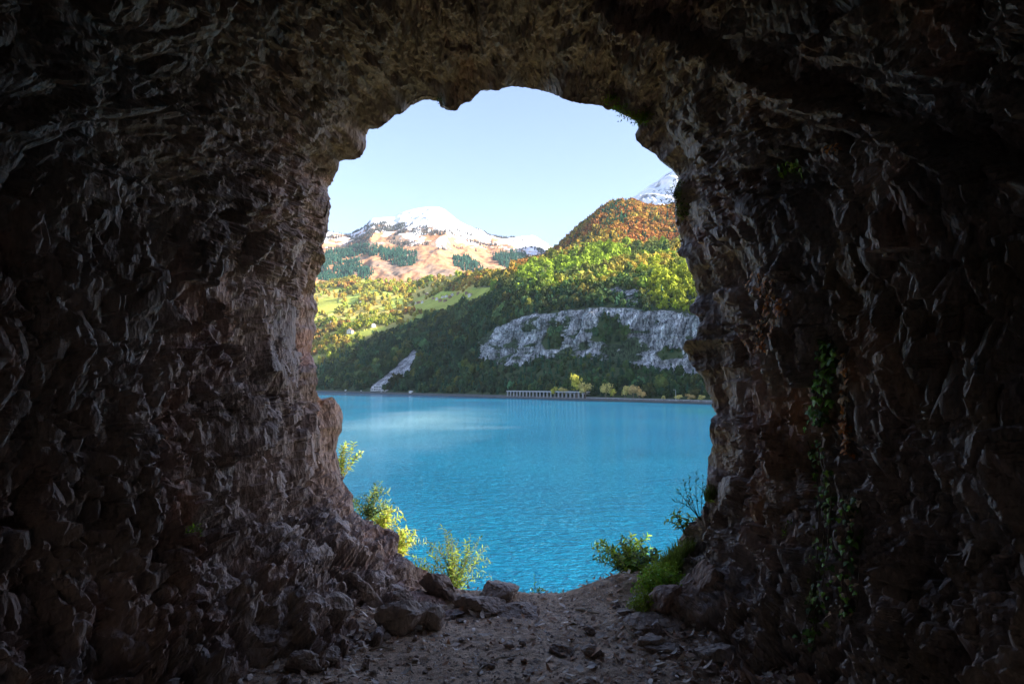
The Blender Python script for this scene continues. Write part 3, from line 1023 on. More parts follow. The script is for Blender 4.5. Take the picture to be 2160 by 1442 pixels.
def scatter(name, pts, hts, cols, protos, mat, squash=None):
    Vs = []; Fs = []; Cs = []; n = 0
    pick = RG.integers(0, len(protos), len(pts))
    for k, (pv, pf, pj) in enumerate(protos):
        idx = np.nonzero(pick == k)[0]
        if not len(idx): continue
        a = RG.uniform(0, 2 * math.pi, len(idx)); ca, sa = np.cos(a)[:, None], np.sin(a)[:, None]
        h = hts[idx][:, None]
        wd = h * RG.uniform(0.85, 1.2, (len(idx), 1)) * (1.0 if squash is None else squash)
        x = (pv[None, :, 0] * ca - pv[None, :, 1] * sa) * wd + pts[idx, 0:1]
        y = (pv[None, :, 0] * sa + pv[None, :, 1] * ca) * wd + pts[idx, 1:2]
        z = pv[None, :, 2] * h + pts[idx, 2:3]
        V = np.stack([x, y, z], -1).reshape(-1, 3)
        F = (pf[None] + (np.arange(len(idx)) * len(pv))[:, None, None]).reshape(-1, 3) + n
        C = (cols[idx][:, None, :] * pj[None, :, None]).reshape(-1, 3)
        Vs.append(V); Fs.append(F); Cs.append(C); n += len(V)
    me = np_mesh(name, np.concatenate(Vs), np.concatenate(Fs), np.clip(np.concatenate(Cs), 0, 1))
    return mobj(name, me, mat)


def sample_grid(G, mask, n, dens=None):
    """random points on the grid G (nu,nv,3), weighted by plan area and by dens (nu-1,nv-1)"""
    A = G[:-1, :-1]; B = G[1:, :-1]; C = G[1:, 1:]; D = G[:-1, 1:]
    ar = np.linalg.norm(np.cross(C - A, D - B), axis=-1) * 0.5
    w = ar * mask[:-1, :-1]
    if dens is not None: w = w * dens[:-1, :-1]
    w = w.ravel() / w.sum()
    i = RG.choice(len(w), n, p=w)
    iu, iv = np.unravel_index(i, ar.shape)
    a = RG.random(n)[:, None]; b = RG.random(n)[:, None]
    return (A[iu, iv] * (1 - a) + B[iu, iv] * a) * (1 - b) + (D[iu, iv] * (1 - a) + C[iu, iv] * a) * b


M_TREE = tint_mat('forest_leaves', 0.85, 0.15, 0.25, 0.15, translucent=0.25)
near_p = [crown_proto(300 + k, 40, 0.35) for k in range(6)]
mid_p = [crown_proto(320 + k, 17, 0.48, 0.78) for k in range(6)]
con_p = [conifer_proto(340 + k) for k in range(4)]

GOLD = np.array([0.46, 0.33, 0.045]); LIME = np.array([0.26, 0.36, 0.03]); GREEN = np.array([0.045, 0.10, 0.028])
RUST = np.array([0.36, 0.135, 0.035]); OLIVE = np.array([0.17, 0.17, 0.035]); DARKG = np.array([0.022, 0.065, 0.030])
TEAL = np.array([0.03, 0.095, 0.06])


def mix_cols(p, w, seeds, scale):
    """smoothly varying mix of colours, plus per-tree jitter"""
    ws = []
    for (c, b), sd_ in zip(w, seeds):
        ws.append(np.clip(b + 1.3 * fbm(p * scale, 3, sd_) + 0.35 * RG.standard_normal(len(p)), 0.001, None) ** 2.2)
    ws = np.array(ws); ws /= ws.sum(0)
    out = sum(ws[k][:, None] * w[k][0] for k in range(len(w)))
    return out * RG.uniform(0.75, 1.25, (len(p), 1))


free = ((v1 > -0.98) & ~m_cliff & ~m_scree & ~m_mead & (v1 < 5.5)).reshape(nc1, nv1)
Dg = HG[..., 1]
seen = ((gx > 470) & (gx < 1680)).reshape(nc1, nv1)
# near hill above and below the cliff
mask_n = free & (Dg < 1450) & seen
pn = sample_grid(HG, mask_n, 12000, (900.0 / np.maximum(Dg, 300)) ** 1.6)
px_, py_ = proj(pn)
cn = mix_cols(pn, [(GOLD, 0.35), (GREEN, 0.55), (LIME, 0.35), (OLIVE, 0.4)], (401, 402, 403, 404), 0.012)
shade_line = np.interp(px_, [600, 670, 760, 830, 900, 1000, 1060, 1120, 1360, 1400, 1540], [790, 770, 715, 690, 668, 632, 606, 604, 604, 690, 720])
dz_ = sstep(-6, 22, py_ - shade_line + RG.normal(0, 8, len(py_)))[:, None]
cn = cn * (1 - 0.85 * dz_) + (np.array([0.024, 0.058, 0.024]) * np.exp(RG.normal(0, 0.55, (len(pn), 1))) + np.array([0.10, 0.09, 0.01]) * (RG.random((len(pn), 1)) < 0.09)) * 0.85 * dz_  # tree colours darkened below the line, painting in the slope's shade
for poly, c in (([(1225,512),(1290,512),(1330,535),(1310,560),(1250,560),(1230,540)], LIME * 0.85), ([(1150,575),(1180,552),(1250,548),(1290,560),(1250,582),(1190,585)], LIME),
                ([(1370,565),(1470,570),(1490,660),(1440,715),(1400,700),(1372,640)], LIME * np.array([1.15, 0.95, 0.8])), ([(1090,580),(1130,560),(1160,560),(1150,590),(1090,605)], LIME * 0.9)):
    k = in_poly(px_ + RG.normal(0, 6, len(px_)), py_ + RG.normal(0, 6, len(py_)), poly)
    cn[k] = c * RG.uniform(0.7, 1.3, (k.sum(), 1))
hn = np.exp(RG.normal(2.02, 0.36, len(pn))) * np.clip(pn[:, 1] / 850, 0.72, 1.25)
below = (px_ > 1000) & (py_ > 728) & (py_ < 812)
hn = np.where(below, hn * 0.62, hn)
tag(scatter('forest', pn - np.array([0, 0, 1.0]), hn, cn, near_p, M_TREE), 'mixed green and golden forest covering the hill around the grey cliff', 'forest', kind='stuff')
kc = sample_grid(HG, mask_n & (HGY > 620), 1200, (900.0 / np.maximum(Dg, 300)) ** 1.6)
tag(scatter('conifer_forest', kc - np.array([0, 0, 1.0]), RG.uniform(9, 17, len(kc)) * np.clip(kc[:, 1] / 850, 0.7, 1.2), np.tile(DARKG, (len(kc), 1)) * RG.uniform(0.6, 1.5, (len(kc), 1)), con_p, M_TREE, 1.0), 'dark firs scattered through the shaded woods above the lake', 'forest', kind='stuff')
# valley side with the village
mask_m = free & (Dg >= 1450) & seen
clear = (fbm(HG.reshape(-1, 3) * 0.0055, 3, 187).reshape(nc1, nv1) > 0.06) * 1.0 + 0.13
pm = sample_grid(HG, mask_m, 6300, clear)
px_, py_ = proj(pm)
cm = mix_cols(pm, [(GOLD * 1.1, 0.6), (GREEN, 0.2), (LIME, 0.45), (RUST * 1.1, 0.3), (OLIVE * 1.4, 0.5)], (411, 412, 413, 414, 415), 0.008)
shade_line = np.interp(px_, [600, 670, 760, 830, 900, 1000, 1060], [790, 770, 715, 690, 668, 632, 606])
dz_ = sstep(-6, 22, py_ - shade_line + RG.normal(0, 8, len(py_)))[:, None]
cm = cm * (1 - 0.85 * dz_) + (np.array([0.024, 0.058, 0.024]) * np.exp(RG.normal(0, 0.55, (len(pm), 1))) + np.array([0.10, 0.09, 0.01]) * (RG.random((len(pm), 1)) < 0.09)) * 0.85 * dz_  # valley shade painted into the tree colours below the line
hm = RG.uniform(9, 17, len(pm)) * np.clip(pm[:, 1] / 1900, 0.9, 1.25)
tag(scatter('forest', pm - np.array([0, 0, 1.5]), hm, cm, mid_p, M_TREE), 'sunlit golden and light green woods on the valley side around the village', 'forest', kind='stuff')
# orange hill
mk2 = (v2 := np.tile(V2, nc2)).reshape(nc2, nv2) < 4.15
pa = sample_grid(P2h.reshape(nc2, nv2, 3), mk2 & (proj(P2h)[0] < 1700).reshape(nc2, nv2), 6000)
px_, py_ = proj(pa)
con_w = 0.16 + 0.62 * in_poly(px_ + RG.normal(0, 7, len(px_)), py_ + RG.normal(0, 7, len(py_)), [(1268,450),(1290,425),(1310,425),(1330,470),(1300,490),(1255,478)]) + 0.25 * fbm(pa * 0.008, 3, 420)
isc = RG.random(len(pa)) < con_w
ca_ = mix_cols(pa, [(RUST, 0.7), (GOLD * 0.9, 0.35), (OLIVE, 0.15)], (421, 422, 423), 0.012)
ha = RG.uniform(11, 18, len(pa))
tag(scatter('forest', pa[~isc] - np.array([0, 0, 1.5]), ha[~isc], ca_[~isc], mid_p, M_TREE), 'rust orange autumn woods on the steep hill below the snow peak', 'forest', kind='stuff')
tag(scatter('conifer_forest', pa[isc] - np.array([0, 0, 1.0]), ha[isc] * 1.45, np.tile(DARKG * 1.3, (isc.sum(), 1)) * RG.uniform(0.7, 1.3, (isc.sum(), 1)), con_p, M_TREE, 0.9), 'dark green firs standing among the orange woods', 'forest', kind='stuff')
# conifer stands on the far mountain
G3n = P3.reshape(nc3, nv3, 3)
jx = g3x + e_ * 14; jy = g3y + e2_ * 8
st1 = np.zeros(len(P3), bool)
for poly in ([(665,548),(690,532),(735,524),(770,520),(820,522),(838,530),(872,532),(884,545),(878,560),(850,566),(815,558),(800,540),(760,540),(748,545),(768,562),(790,578),(780,592),(735,596),(700,602),(680,590),(664,590)],
             [(955,545),(985,540),(1005,556),(1020,568),(1015,580),(985,575),(960,560)], [(1040,545),(1060,528),(1105,535),(1130,560),(1100,575),(1050,560)]):
    st1 |= in_poly(jx, jy, poly)
pc = sample_grid(G3n, st1.reshape(nc3, nv3), 3600)
tag(scatter('conifer_forest', pc, RG.uniform(22, 34, len(pc)), np.tile(TEAL, (len(pc), 1)) * RG.uniform(0.65, 1.4, (len(pc), 1)), con_p, M_TREE, 1.1), 'dark teal conifer stands on the brown flank of the snow mountain', 'forest', kind='stuff')
st2 = ((g3y > 468) & (g3y < 560) & (fbm(P3 * np.array([.006, .006, .014]), 4, 230) > 0.10) & (g3x > 690) & (g3x < 1160) & (g3y > snowline - 12) & (g3y < snowline + 38)).reshape(nc3, nv3)
pc = sample_grid(G3n, st2, 3000)
tag(scatter('conifer_forest', pc, RG.uniform(14, 26, len(pc)), np.tile(np.array([0.085, 0.085, 0.075]), (len(pc), 1)) * RG.uniform(0.6, 1.4, (len(pc), 1)), con_p, M_TREE, 1.0), 'grey bare trees strung along the snow line of the mountain', 'forest', kind='stuff')

# ================================================================= BUILDINGS AND THINGS ON THE FAR SHORE
SHT = np.array([0.4966, -0.868]); SHN = np.array([0.868, 0.4966])
SHROT = math.atan2(SHT[1], SHT[0])
M_CONC = simple_mat('pale_concrete', (0.45, 0.44, 0.43), 0.85, 0.18, 0.6)
M_DARKG = simple_mat('dark_window', (0.03, 0.035, 0.045), 0.25, 0.2, 1.0)
M_WALLS = [simple_mat('cream_render', (0.78, 0.74, 0.66), 0.9, 0.08, 0.5), simple_mat('white_render', (0.82, 0.81, 0.79), 0.9, 0.06, 0.5), simple_mat('brown_timber', (0.36, 0.25, 0.17), 0.85, 0.2, 0.8)]
M_ROOFS = [simple_mat('brown_tiles', (0.28, 0.17, 0.12), 0.85, 0.25, 0.8), simple_mat('red_tiles', (0.45, 0.13, 0.09), 0.85, 0.2, 0.8), simple_mat('grey_slate', (0.25, 0.24, 0.25), 0.8, 0.2, 0.8)]
M_STONEW = simple_mat('embankment_stone', (0.26, 0.25, 0.24), 0.9, 0.35, 0.5)
M_STEEL = simple_mat('galvanised_steel', (0.55, 0.56, 0.58), 0.5, 0.1, 2.0)


def shore_pt(px, off=0.0, z=1.5):
    D = float(shoreD(np.array(px)))
    x = (px - 1080) / FPX * D
    return Vector((x + SHN[0] * off, D + SHN[1] * off, z))


def house(px, py, w, d, h, wallm, roofm, label, cat='house', group=None, rz=None):
    p = on_hill(px, py)
    root = empty('house', (p[0], p[1], p[2] - 0.6), RG.uniform(-0.5, 0.5) if rz is None else rz)
    tag(root, label, cat, group)
    MB().box((-w / 2, -d / 2, -1.5), (w / 2, d / 2, h)).add([(-w / 2, -d / 2, h), (w / 2, -d / 2, h), (0, -d / 2, h + w * .32), (-w / 2, d / 2, h), (w / 2, d / 2, h), (0, d / 2, h + w * .32)], [(0, 1, 2), (3, 5, 4)]).build('wall', wallm, root)
    o = w * 0.1; rh = h + w * .32
    r = MB()
    for sgn in (-1, 1):
        e = (sgn * (w / 2 + o), h - o * .64)
        vs = [(e[0], -d / 2 - o, e[1]), (0, -d / 2 - o, rh), (0, d / 2 + o, rh), (e[0], d / 2 + o, e[1])]
        r.add(vs + [(x, y, z + 0.3) for x, y, z in vs], [(0, 1, 2, 3), (4, 5, 6, 7), (0, 1, 5, 4), (3, 2, 6, 7), (0, 3, 7, 4)])
    ro = r.build('roof', roofm, root)
    MB().box((w * .12, d * .1, rh - w * .25), (w * .24, d * .22, rh + 0.9)).build('chimney', wallm, ro)
    for k in (-1, 1):
        for zz in ((h * .25, h * .55), (h * .68, h * .92)):
            MB().box((k * w * .22 - .5, -d / 2 - .04, zz[0]), (k * w * .22 + .5, -d / 2 + .02, zz[1])).build('window', M_DARKG, root)
    return root


ORD = ['first', 'second', 'third', 'fourth', 'fifth', 'sixth', 'seventh', 'eighth', 'ninth', 'tenth', 'eleventh', 'twelfth', 'thirteenth', 'fourteenth', 'fifteenth', 'sixteenth', 'seventeenth', 'eighteenth', 'nineteenth', 'twentieth']
VIL = sorted([(900,623),(907,626),(868,640),(875,641),(884,640),(891,639),(914,630),(921,633),(928,636),(933,628),(941,626),(948,629),(955,624),(966,621),(976,629),(985,621),(993,625),(938,636)])
rcol = ['brown', 'red', 'grey']
for i, (px, py) in enumerate(VIL):
    wi, ri = (2, 0, 2, 1)[i % 4], (0, 0, 1, 0, 2)[i % 5]
    house(px, py, RG.uniform(6, 8.5), RG.uniform(7, 10), RG.uniform(4, 5.5), M_WALLS[wi], M_ROOFS[ri],
          'small %s house with %s roof, %s from the left in the meadow village' % (('cream', 'white', 'timber')[wi], rcol[ri], ORD[i]), group='houses of the meadow village')
house(763, 643, 10, 12, 9, M_WALLS[1], M_ROOFS[2], 'lone white house with grey roof among golden trees left of the village', rz=0.1)
house(740, 704, 13, 14, 7, M_WALLS[0], M_ROOFS[0], 'cream farmhouse with brown roof on the narrow lower meadow', rz=-0.3)
house(787, 690, 9, 11, 6, M_WALLS[1], M_ROOFS[0], 'small white house at the right end of the narrow lower meadow', rz=0.4)
house(700, 684, 8, 9, 6, M_WALLS[1], M_ROOFS[2], 'tiny white house below the bright field at far left', rz=0.2)
house(1114, 578, 12, 13, 7, M_WALLS[0], M_ROOFS[1], 'house with red roof on the wooded ridge above the cliff', rz=0.2)
house(1139, 574, 9, 9, 5, M_WALLS[0], M_ROOFS[1], 'smaller red roofed house right of its neighbour on the wooded ridge', rz=-0.2)

# avalanche gallery over the lakeside road
gp = shore_pt(1068, 1.2, 0)
gal = empty('road_gallery', gp, SHROT)
tag(gal, 'long pale concrete road gallery with open arcade beside the lake', 'gallery')
GL = (shore_pt(1226, 1.2, 0) - gp).length
MB().box((-2, -0.6, -1.5), (GL + 2, 0.9, 1.75)).build('base_wall', M_STONEW, gal)
MB().box((-1, -0.5, 6.1), (GL + 1, 11, 7.1)).build('roof', M_CONC, gal)
MB().box((-1, 10.2, 1.2), (GL + 1, 10.9, 6.1)).build('back_wall', M_CONC, gal)
pil_me = MB().box((-0.55, -0.1, 1.6), (0.55, 1.0, 6.1)).mesh('pillar')
nb = int(GL // 6.0)
for k in range(nb + 1):
    o = mobj('pillar', pil_me, M_CONC, gal); o.location = (k * GL / nb, 0, 0)
# guardrail along the open road
gp2 = shore_pt(1232, 1.4, 1.5); gl2 = (shore_pt(1620, 1.4, 1.5) - gp2).length
rail = empty('guardrail', gp2, SHROT)
tag(rail, 'pale guardrail along the lakeside road right of the gallery', 'guardrail')
MB().box((0, -0.1, 0.55), (gl2, 0.12, 0.95)).build('rail', M_CONC, rail)
MB().box((0, -0.8, -2.0), (gl2, 0.9, 0.06)).build('kerb_wall', M_STONEW, rail)
post_me = MB().box((-0.12, 0.12, 0), (0.12, 0.3, 0.95)).mesh('post')
for k in range(int(gl2 // 7)):
    o = mobj('post', post_me, M_STEEL, rail); o.location = (k * 7 + 1, 0, 0)
# lamp post by the road
lp = shore_pt(1413, 5.0, 1.55)
lamp = empty('lamp_post', lp, SHROT)
tag(lamp, 'slim grey lamp post beside the lakeside road', 'lamp post')
MB().tube([(0, 0, 0), (0, 0, 6.2), (0, 0, 7.4)], [0.16, 0.11, 0.08], 8).build('pole', M_STEEL, lamp)
MB().tube([(0, 0, 7.35), (0, -0.7, 7.6), (0, -1.5, 7.6)], 0.06, 6).build('arm', M_STEEL, lamp)
MB().box((-0.15, -2.1, 7.5), (0.15, -1.4, 7.66)).build('lamp_head', M_STEEL, lamp)

# terraced white building at the foot of the scree
bp = shore_pt(779, 4.0, 1.0)
lb = empty('lakeside_building', bp, SHROT + 0.35)
tag(lb, 'white terraced building at the water below the pale scree', 'building')
MB().box((1, 3, -2), (25, 13, 11)).build('wall', M_WALLS[1], lb)
for k, (x0, x1, y0) in enumerate(((-2, 27, -0.5), (0, 26.5, 0.8), (0.5, 26, 1.6))):
    t = MB().box((x0, y0, 2.6 + k * 3.6), (x1, 14, 3.3 + k * 3.6)).build('terrace', M_CONC, lb)
    MB().box((x0 + .2, y0 + .1, 3.3 + k * 3.6), (x1 - .2, y0 + .25, 4.1 + k * 3.6)).build('railing', M_WALLS[1], t)
for k in range(3):
    for j in range(6):
        MB().box((2.2 + j * 3.8, 2.9, 0.4 + k * 3.6), (5.0 + j * 3.8, 3.02, 2.4 + k * 3.6)).build('window', M_DARKG, lb)
MB().box((-3, -1.0, -2), (28, 3.0, 0.7)).build('quay', M_STONEW, lb)
MB().box((0, 2, 13.2), (26.5, 14.5, 13.7)).build('roof', M_CONC, lb)

# white huts at the water's edge
for px, lab in ((724, 'small white hut at the dark shore, farthest left'), (757, 'small white hut at the dark shore left of the terraced building'), (859, 'small white hut at the dark shore right of the terraced building')):
    p = shore_pt(px, 6.0, 1.4)
    hu = empty('hut', p, SHROT)
    tag(hu, lab, 'hut', 'white huts on the far shore')
    MB().box((-3.2, -2, -0.5), (3.2, 2, 2.6)).build('wall', M_WALLS[1], hu)
    MB().add([(-3.6, -2.5, 2.5), (3.6, -2.5, 2.5), (3.6, 0, 3.8), (-3.6, 0, 3.8), (3.6, 2.5, 2.5), (-3.6, 2.5, 2.5)], [(0, 1, 2, 3), (3, 2, 4, 5), (0, 3, 5), (1, 4, 2)]).build('roof', M_WALLS[1], hu)
    MB().box((-0.6, -2.06, 0), (0.6, -1.98, 2.0)).build('door', M_DARKG, hu)

# single trees along the shore
M_BARK = simple_mat('bark', (0.16, 0.12, 0.09), 0.9, 0.3, 6.0)


def shore_tree(px, hpx, col, label, off=3.5, z=1.5, wide=1.0, base=None):
    p = shore_pt(px, off, z) if base is None else Vector(base)
    h = hpx / FPX * p.y
    root = empty('tree', p, RG.uniform(0, 6))
    tag(root, label, 'tree', 'lit trees along the far shore')
    MB().tube([(0, 0, -0.5), (0.02 * h, 0, h * .25), (0, 0.03 * h, h * .55), (0.01 * h, 0, h * .8)], [h * .035, h * .028, h * .018, h * .006], 6).build('trunk', M_BARK, root)
    g = np.random.default_rng(int(px))
    nl = 5
    Vs = []; Fs = []; Cs = []; n = 0
    for k in range(nl):
        pv, pf, pj = crown_proto(int(px) + k * 7, 60, 0.2, 0.5)
        sc_ = g.uniform(0.42, 0.62)
        off_ = np.array([g.uniform(-.2, .2) * wide, g.uniform(-.2, .2) * wide, 0.22 + 0.36 * k / nl])
        V = (pv * np.array([wide, wide, 0.85]) * sc_ + off_) * h
        Vs.append(V); Fs.append(pf + n); n += len(V)
        Cs.append(np.array(col)[None] * pj[:, None] * g.uniform(0.85, 1.15))
    mobj('crown', np_mesh('crown', np.concatenate(Vs), np.concatenate(Fs), np.clip(np.concatenate(Cs), 0, 1)), M_TREE, root)


PALE = (0.66, 0.56, 0.18); PALEO = (0.62, 0.44, 0.17); YELL = (0.58, 0.54, 0.09)  # autumn colours paled to stand in for sunlight on the shore trees
for px, hp, c, w, lab in ((1168, 24, YELL, 1.0, 'small yellow tree leaning over the left part of the gallery roof'), (1186, 26, PALE, 1.0, 'low pale gold tree in front of the gallery'), (1214, 52, YELL, .8, 'tallest yellow tree, rising above the right end of the gallery'),
                          (1232, 34, PALE, 1.1, 'round pale tree at the right end of the gallery'), (1272, 34, PALE, 1.0, 'pale gold tree, first right of the gallery end'), (1288, 24, YELL, 1.0, 'short yellow tree between two taller pale gold trees'),
                          (1313, 32, PALE, 1.1, 'broad pale gold tree, left one of a close row of three'), (1330, 35, PALEO, .9, 'tan tree in the middle of a close row of three'), (1343, 29, PALEO, .9, 'tan tree, right one of a close row of three'),
                          (1356, 20, PALEO, .9, 'small tan tree at the waterline right of the row of three'), (1398, 12, PALE, 1.3, 'low bush left of the lamp post'), (1432, 15, PALE, 1.5, 'low pale bush just right of the lamp post'),
                          (1455, 17, PALEO, 1.5, 'broad tan bush beside the guardrail near the right cave wall'), (1478, 15, PALE, 1.5, 'low pale bush nearest to the right cave wall')):
    shore_tree(px, hp, c, lab, off=-0.2 if hp < 22 else (2.2 if px > 1240 else 1.0), wide=w, z=1.2)

# ================================================================= LOOSE ROCKS, STONES, TWIGS, LITTER ON THE CAVE FLOOR


def floor_at(px, py):
    """point of the cave floor seen at a photo pixel"""
    D = 4.5
    for _ in range(12):
        p = at(px, py, D)
        z = float(floor_z(np.array([p[0]]), np.array([p[1]]))[0])
        D = D * (EYE[2] - z) / (EYE[2] - p[2])
        D = min(max(D, 2.5), 6.0)
    p = at(px, py, D); p[2] = float(floor_z(np.array([p[0]]), np.array([p[1]]))[0])
    return p


ICO3 = ico(3); ICO2 = ico(2); ICO1 = ico(1)


def rock_mesh(seed, sx, sy, sz, sub=3, planes=10, rough=0.014):
    g = np.random.default_rng(seed)
    V, F = {3: ICO3, 2: ICO2, 1: ICO1}[sub]
    n = g.normal(size=(planes, 3)); n /= np.linalg.norm(n, axis=1, keepdims=True)
    h = g.uniform(0.5, 1.0, planes)
    dots = V @ n.T
    r = np.where(dots > 0.05, h / np.maximum(dots, 0.05), 9).min(1)
    r = np.minimum(r, 1.15)
    W = V * r[:, None] * np.array([sx, sy, sz])
    m = max(sx, sy, sz)
    W += V * (fbm(W / m * 3 + seed, 4, seed) * m * rough * 3)[:, None]
    if sub >= 2:
        F1, F2, rr_, vec = worley(W / m * np.array([2.2, 2.2, 4.0]) + seed, seed)
        W += V * (((rr_[:, 0] - .5) * .11 - .04 * np.exp(-(F2 - F1) / .06)) * m)[:, None]
    return W, F


def rock(px, py, wpx, hpx, seed, label, name='rock', dep=0.8, mat=None, sub=3, rz=0.0, tilt=0.0, pos=None, sink=0.3, group=None, cat='rock'):
    p = floor_at(px, py) if pos is None else np.array(pos)
    k = p[1] / FPX
    sx = wpx * k / 2; sz = hpx * k / 2 * (1 + sink * .5); sy = sx * dep
    W, F = rock_mesh(seed, sx, sy, sz, sub)
    o = mobj(name, np_mesh(name, W, F, smooth=False), mat or M_STONE)
    o.location = (p[0], p[1] + sy * 0.5, p[2] + sz * (1 - sink))
    o.rotation_euler = (R(RG.uniform(-6, 6)), R(tilt), rz)
    tag(o, label, cat, group)
    return o


M_REDROCK = rock_mat('reddish_stone', (0.42, 0.30, 0.24), (0.27, 0.18, 0.15), tinted=False)
rock(845, 1338, 135, 66, 501, 'wide low grey slab at the left edge of the dirt floor', dep=0.6, tilt=-4)
rock(905, 1330, 60, 50, 502, 'blocky grey rock at the right end of the wide low slab', dep=0.8)
rock(842, 1290, 50, 46, 503, 'small pointed dark rock standing behind the wide low slab', dep=0.5)
rock(932, 1262, 120, 44, 504, 'long tilted dark slab below the large left bush', dep=0.4, tilt=32, sink=0.2)
rock(1024, 1246, 62, 46, 505, 'rounded purple grey boulder at the right foot of the large left bush', sink=0.15)
rock(1052, 1262, 76, 36, 506, 'low rounded boulder on the brink, nearest to the small centre plant', sink=0.2)
rock(1090, 1300, 120, 22, 507, 'flat rock hump in the path just inside the brink', dep=0.8, sink=0.6)
rock(1010, 1292, 110, 30, 508, 'flat ribbed rock hump left of the path', dep=0.7, sink=0.5)
rock(760, 1276, 90, 60, 509, 'slanting layered rock block below the left apron', dep=0.6, tilt=18)
rock(700, 1322, 80, 62, 510, 'dark block at the foot of the left wall', dep=0.8, tilt=10)
rock(1495, 1305, 120, 110, 511, 'big reddish brown boulder leaning on the right wall', dep=0.7, mat=M_REDROCK, tilt=-8, sink=0.15)
rock(1412, 1303, 92, 56, 512, 'reddish low boulder below the bright green cushion plant', dep=0.8, mat=M_REDROCK, tilt=-14)
rock(1330, 1296, 46, 18, 513, 'small dark flat stone beside the foot of the green cushion plant', dep=0.7)
rock(1385, 1328, 110, 24, 514, 'low pale rock hump at the right edge of the path', sink=0.5)
rock(1178, 1384, 62, 22, 515, 'dark ragged stone in the middle of the path', dep=0.6, sink=0.4)
rock(1250, 1386, 46, 19, 516, 'smaller dark stone right of the ragged stone in the path', sink=0.4)
rock(1408, 1382, 86, 20, 517, 'long dark low stone in the right half of the path', dep=0.5, sink=0.4)
rock(1372, 1366, 60, 22, 518, 'pale rounded stone behind the long dark low stone', sink=0.4)
rock(1244, 1338, 26, 14, 519, 'single fist sized stone on the bare path', sub=2)
rock(734, 1322, 16, 14, 520, 'small pinkish white stone at the foot of the left rocks', sub=2)
rock(1071, 1366, 28, 11, 521, 'pale flat pebble in the left half of the path', sub=2)
rock(1540, 1398, 130, 30, 522, 'dark leaf strewn hump at the lower right of the floor', sink=0.5)
rock(690, 1400, 60, 30, 523, 'rough stone at the lower left corner of the floor', sink=0.4)
rock(640, 1420, 70, 40, 524, 'dark stone against the lower left wall', sink=0.3)
sg_ = np.random.default_rng(77)
placed = 0
for k in range(46):                                   # handful of similar pebbles one can still pick out
    px, py = sg_.uniform(700, 1560), sg_.uniform(1300, 1436)
    if abs(px - 1130) > 250 + (py - 1260) * 1.7: continue
    w = sg_.uniform(10, 24)
    rock(px, py, w, w * sg_.uniform(.35, .6), 600 + k, 'small angular pebble lying loose on the trodden dirt floor', name='pebble', sub=1, sink=0.3, group='pebbles on the cave floor', cat='pebble')

M_TWIG = simple_mat('dry_twig', (0.42, 0.35, 0.27), 0.8, 0.3, 30.0)
for (a, b, r_, lab) in (((1036, 1398), (1096, 1382), .009, 'pale dry twig lying left of the path centre'), ((1008, 1424), (1022, 1400), .007, 'short pale twig at the bottom left of the path'), ((862, 1402), (873, 1424), .006, 'thin bent twig at the lower left of the floor'),
                        ((1215, 1283), (1264, 1271), .012, 'bleached stick lying below the dirt mound at the brink'), ((1628, 1398), (1643, 1372), .006, 'thin twig standing out of the litter at lower right'), ((1560, 1352), (1600, 1368), .007, 'dark twig in the leaf litter below the right wall'),
                        ((1440, 1356), (1478, 1344), .006, 'thin twig across the litter in front of the reddish boulder'), ((1480, 1408), (1540, 1392), .008, 'grey stick on the leaf strewn hump at lower right'), ((780, 1372), (840, 1366), .007, 'grey stick in front of the wide low slab')):
    p, q_ = floor_at(*a), floor_at(*b)
    m1 = p * .66 + q_ * .34 + np.array([0, 0.02, 0.012]); m2 = p * .33 + q_ * .67 + np.array([0, -0.02, 0.014])
    pts = [np.array(v) - p for v in (p + [0, 0, .008], m1, m2, q_ + np.array([0, 0, .012]))]
    t = empty('twig', p); tag(t, lab, 'twig')
    MB().tube(pts, [r_, r_ * .9, r_ * .75, r_ * .4], 6).build('stem', M_TWIG, t, True)
    d = (pts[3] - pts[1]); side = np.array([-d[1], d[0], 0.0])
    MB().tube([pts[1], pts[1] + d * .3 + side * .22 + np.array([0, 0, .01])], [r_ * .6, r_ * .25], 5).build('side_shoot', M_TWIG, t, True)


